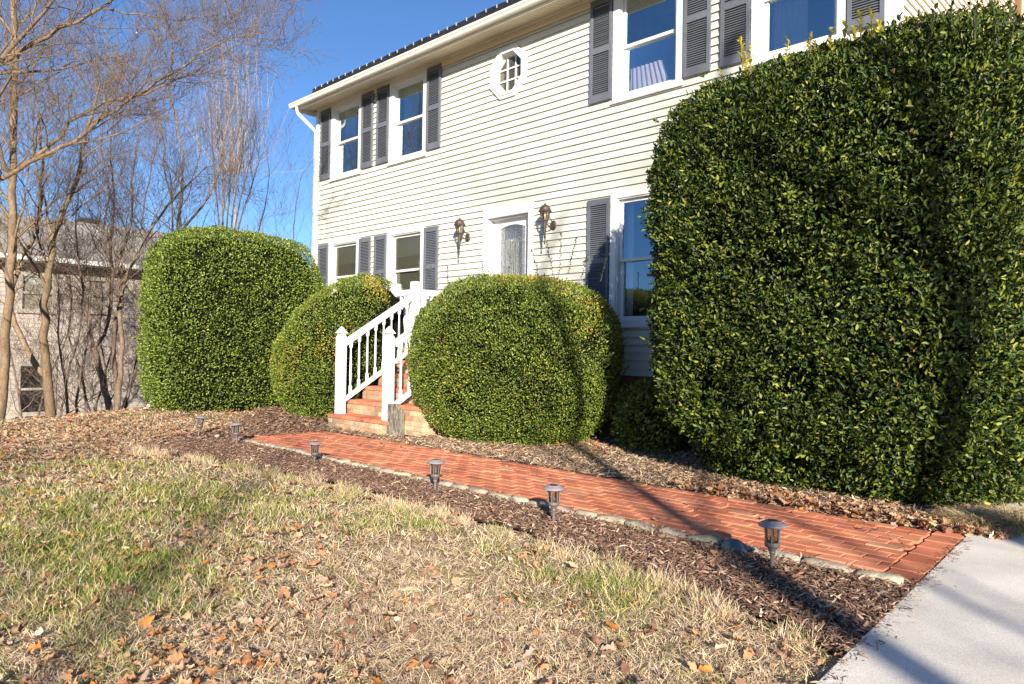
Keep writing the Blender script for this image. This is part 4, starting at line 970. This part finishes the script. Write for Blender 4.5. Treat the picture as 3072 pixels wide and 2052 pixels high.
# trees behind the boxy hedge
zz = 20
defs = [([(527,820),(530,700),(549,580),(553,491),(536,402),(518,312),(504,259),(520,150)], 19, .10, BK2, 'bare tree with a sinuous orange brown trunk above the boxy hedge', 13),
        ([(520,820),(518,603),(486,491),(491,402),(473,339),(440,240)], 19.8, .065, BK2, 'slimmer bare tree just left of the sinuous trunk', 11),
        ([(540,820),(531,700),(589,643),(634,580),(660,513),(668,424),(700,330),(705,200)], 20.5, .09, BK2, 'bare tree whose trunk bends right toward the house eave', 14),
        ([(650,820),(668,700),(672,560),(690,470),(720,380),(735,300)], 22, .07, BK, 'dense twiggy bare tree with several thin upright stems', 13),
        ([(760,820),(775,700),(800,600),(810,520),(800,450)], 26, .06, PUR, 'thin bare tree right of the dense twiggy one', 11),
        ([(880,820),(880,700),(890,600),(905,520)], 29, .06, PUR, 'small far bare tree beside the house corner', 11),
        ([(300,860),(310,700),(330,560),(300,440),(310,320)], 25, .09, PUR, 'distant bare tree behind the neighbouring roof', 14),
        ([(110,860),(112,700),(118,560),(100,400),(105,260)], 24, .09, BK3, 'bare tree standing behind the left end of the neighbouring roof', 14),
        ([(420,860),(425,700),(440,560),(470,440),(480,320)], 27, .08, PUR, 'far pale bare tree between the roof and the sinuous trunk', 14)]
for i, (pp, z, r, c_, lab, kd) in enumerate(defs):
    T = Tree(30+i); p = pix(pp, z); b = base_of(p)
    T.limb([b]+p, r*.8, r*.16, 4, 0, c_, kids=kd-3, klen=2.5*z/20, up=.5, start=.3, spread=.8)
    if i == 3:
        for k_ in range(6): T.limb(pix([(665+6*k_,760),(650+18*k_,600),(640+30*k_,450),(630+34*k_,330+20*k_)], z+.3*k_), .03, .008, 3, 0, c_, kids=9, klen=1.6, up=.7, spread=.55)
    T.done(lab, b)
# pale upright wands of a far tree
T = Tree(50); p = pix([(700,820),(705,640),(700,470),(705,380)], 33); b = base_of(p); T.limb([b]+p, .08, .03, 0, 0, (.26,.22,.2))
for k_ in range(70):
    x0 = 700+rng.normal(0,60); y0 = 430+rng.normal(0,60); x1 = 700+(x0-700)*1.25+rng.uniform(-40,40); y1 = y0-rng.uniform(160,330)+abs(x1-700)*.5
    T.limb(pix([(702+(x0-700)*.3,520),(x0,y0),((x0+x1)/2,(y0+y1)/2),(x1,y1)], 33+rng.normal(0,1)), .013,.005,1,1,(.30,.255,.245),kids=3,klen=1.,up=1.2,spread=.35)
T.done('far pale tree of fine upright wands against the sky', b)
# street trees behind the viewer: they throw the long shadows and show in the window panes
def autotree(seed, x, y, h, r, label, kids=9, klen=3.0, lvl=4):
    T = Tree(seed); rr = np.random.default_rng(seed+100); pts = [(x, y, ground_z(x,y)-.1)]
    for k_ in range(1,7): pts.append((x+rr.normal(0,.10)*k_*.5, y+rr.normal(0,.10)*k_*.5, h*k_/6))
    T.limb(pts, r, r*.25, lvl, 0, BK3, kids=kids, klen=klen, start=.38, up=.45); return T.done(label, pts[0])
def along(t, off):   # point on the sun line through the walk, t metres back, off metres aside
    return (-1.25+.777*t+.629*off, 3.11-.629*t+.777*off)
autotree(70, *along(13.5,0), 10, .13, 'bare street tree behind the viewer whose trunk shades the path')
autotree(71, *along(12.,2.0), 10.5, .17, 'bare street tree behind the viewer whose trunk shades the holly hedge')
autotree(72, *along(22,-8.5), 11, .10, 'bare street tree behind the viewer, furthest from the house', kids=8)
autotree(73, *along(19,-11.), 10, .13, 'bare tree across the yard behind the viewer, facing the lawn', kids=10)
autotree(77, *along(24,-3.1), 11, .085, 'slender bare tree behind the viewer, third from the walk', kids=11)
autotree(78, *along(27,-5.3), 12, .09, 'slender bare tree behind the viewer, out on the lawn', kids=11)
autotree(74, *along(19,1.1), 12, .07, 'slim bare tree behind the viewer beside the walk', kids=8)
autotree(75, -9, -16, 11, .2, 'spreading bare tree on the far side of the street facing the house', kids=12)
autotree(76, -16, -14, 10, .2, 'bare tree on the far side of the street facing the left windows', kids=12)
# ------------------------------------------------------------ neighbouring house
nh = thing('neighbour_house', 'weathered pinkish clapboard house down the slope behind bare trees', 'house', (-23,5,-2.5))
def npz(o): o.matrix_parent_inverse = Matrix.Translation((23,-5,2.5)); return o
NX = -22.7
mb = MB(); z = -2.7
nh_w = [(4.65,5.52,1.95,3.0),(6.2,6.82,2.0,3.0),(4.65,5.55,-.78,.62),(8.6,9.5,1.95,3.0),(1.2,2.1,1.95,3.0)]
while z < 3.25:
    segs = [(-7., 12.)]; zt = z+.115
    for a, b, c_, d_ in nh_w:
        if zt > c_ and z < d_:
            ns = []
            for s0, s1 in segs:
                if b <= s0 or a >= s1: ns.append((s0,s1)); continue
                if a > s0: ns.append((s0,a))
                if b < s1: ns.append((b,s1))
            segs = ns
    for s0, s1 in segs: mb.add([(NX+.02,s0,z),(NX+.02,s1,z),(NX+.002,s1,zt),(NX+.002,s0,zt),(NX-.004,s0,z+.003),(NX-.004,s1,z+.003)], [(0,1,2,3),(4,5,1,0)])
    z = zt
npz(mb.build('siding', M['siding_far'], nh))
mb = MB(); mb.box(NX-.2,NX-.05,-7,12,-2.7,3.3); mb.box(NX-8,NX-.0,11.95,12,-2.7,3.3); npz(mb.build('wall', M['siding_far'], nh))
for a, b, c_, d_ in nh_w:
    s = MB(); w_ = .09
    s.box(NX-.04,NX+.045,a-.02,a+w_,c_-.02,d_+.02); s.box(NX-.04,NX+.045,b-w_,b+.02,c_-.02,d_+.02); s.box(NX-.04,NX+.044,a+w_,b-w_,d_-w_,d_+.02); s.box(NX-.04,NX+.044,a+w_,b-w_,c_-.02,c_+w_); s.box(NX-.03,NX+.03,a+w_,b-w_,(c_+d_)/2-.03,(c_+d_)/2+.03)
    fr = npz(s.build('window', M['fartrim'], nh))
    s = MB(); s.add([(NX+.01,a+w_,c_+w_),(NX+.01,b-w_,c_+w_),(NX+.01,b-w_,d_-w_),(NX+.01,a+w_,d_-w_)], [(0,1,2,3)]); s.build('pane', M['glass'], fr)
    s = MB(); s.box(NX-.045,NX-.042,a,b,c_,d_); s.build('interior', M['room'], fr)
s = MB(); s.add([(NX+.5,-7.4,3.42),(NX+.5,12.3,3.42),(NX-4,12.3,5.1),(NX-4,-7.4,5.1),(NX-8.5,12.3,3.42),(NX-8.5,-7.4,3.42),
                 (NX+.5,-7.4,3.36),(NX+.5,12.3,3.36),(NX-4,12.3,5.03),(NX-4,-7.4,5.03),(NX-8.5,12.3,3.36),(NX-8.5,-7.4,3.36)],
                [(0,1,2,3),(3,2,4,5),(6,7,1,0),(7,8,2,1),(8,10,4,2),(10,11,5,4),(11,9,3,5),(9,6,0,3),(6,9,8,7),(9,11,10,8)])
rf2 = npz(s.build('roof', M['shingle_far'], nh))
s = MB(); s.box(NX-5.2,NX-4.6,7.3,7.9,4.3,5.35); s.build('vent_stack', M['shingle'], rf2)
s = MB(); s.box(NX+.5,NX+.62,-7.4,12.3,3.28,3.40); s.box(NX+.02,NX+.5,-7.4,12.3,3.27,3.29); npz(s.build('gutter', M['trim'], nh))
# pale splash pipe at the hedge foot
s = MB(); s.tube([at(420,1232,14.5),at(448,1222,14.6),at(452,1190,14.6)], [.05,.05,.05], n=10); o = s.build('drain_pipe', M['trim'], None, smooth=True)
tag(o, 'short pale drain pipe at the foot of the boxy hedge beside the slope', 'drain pipe')
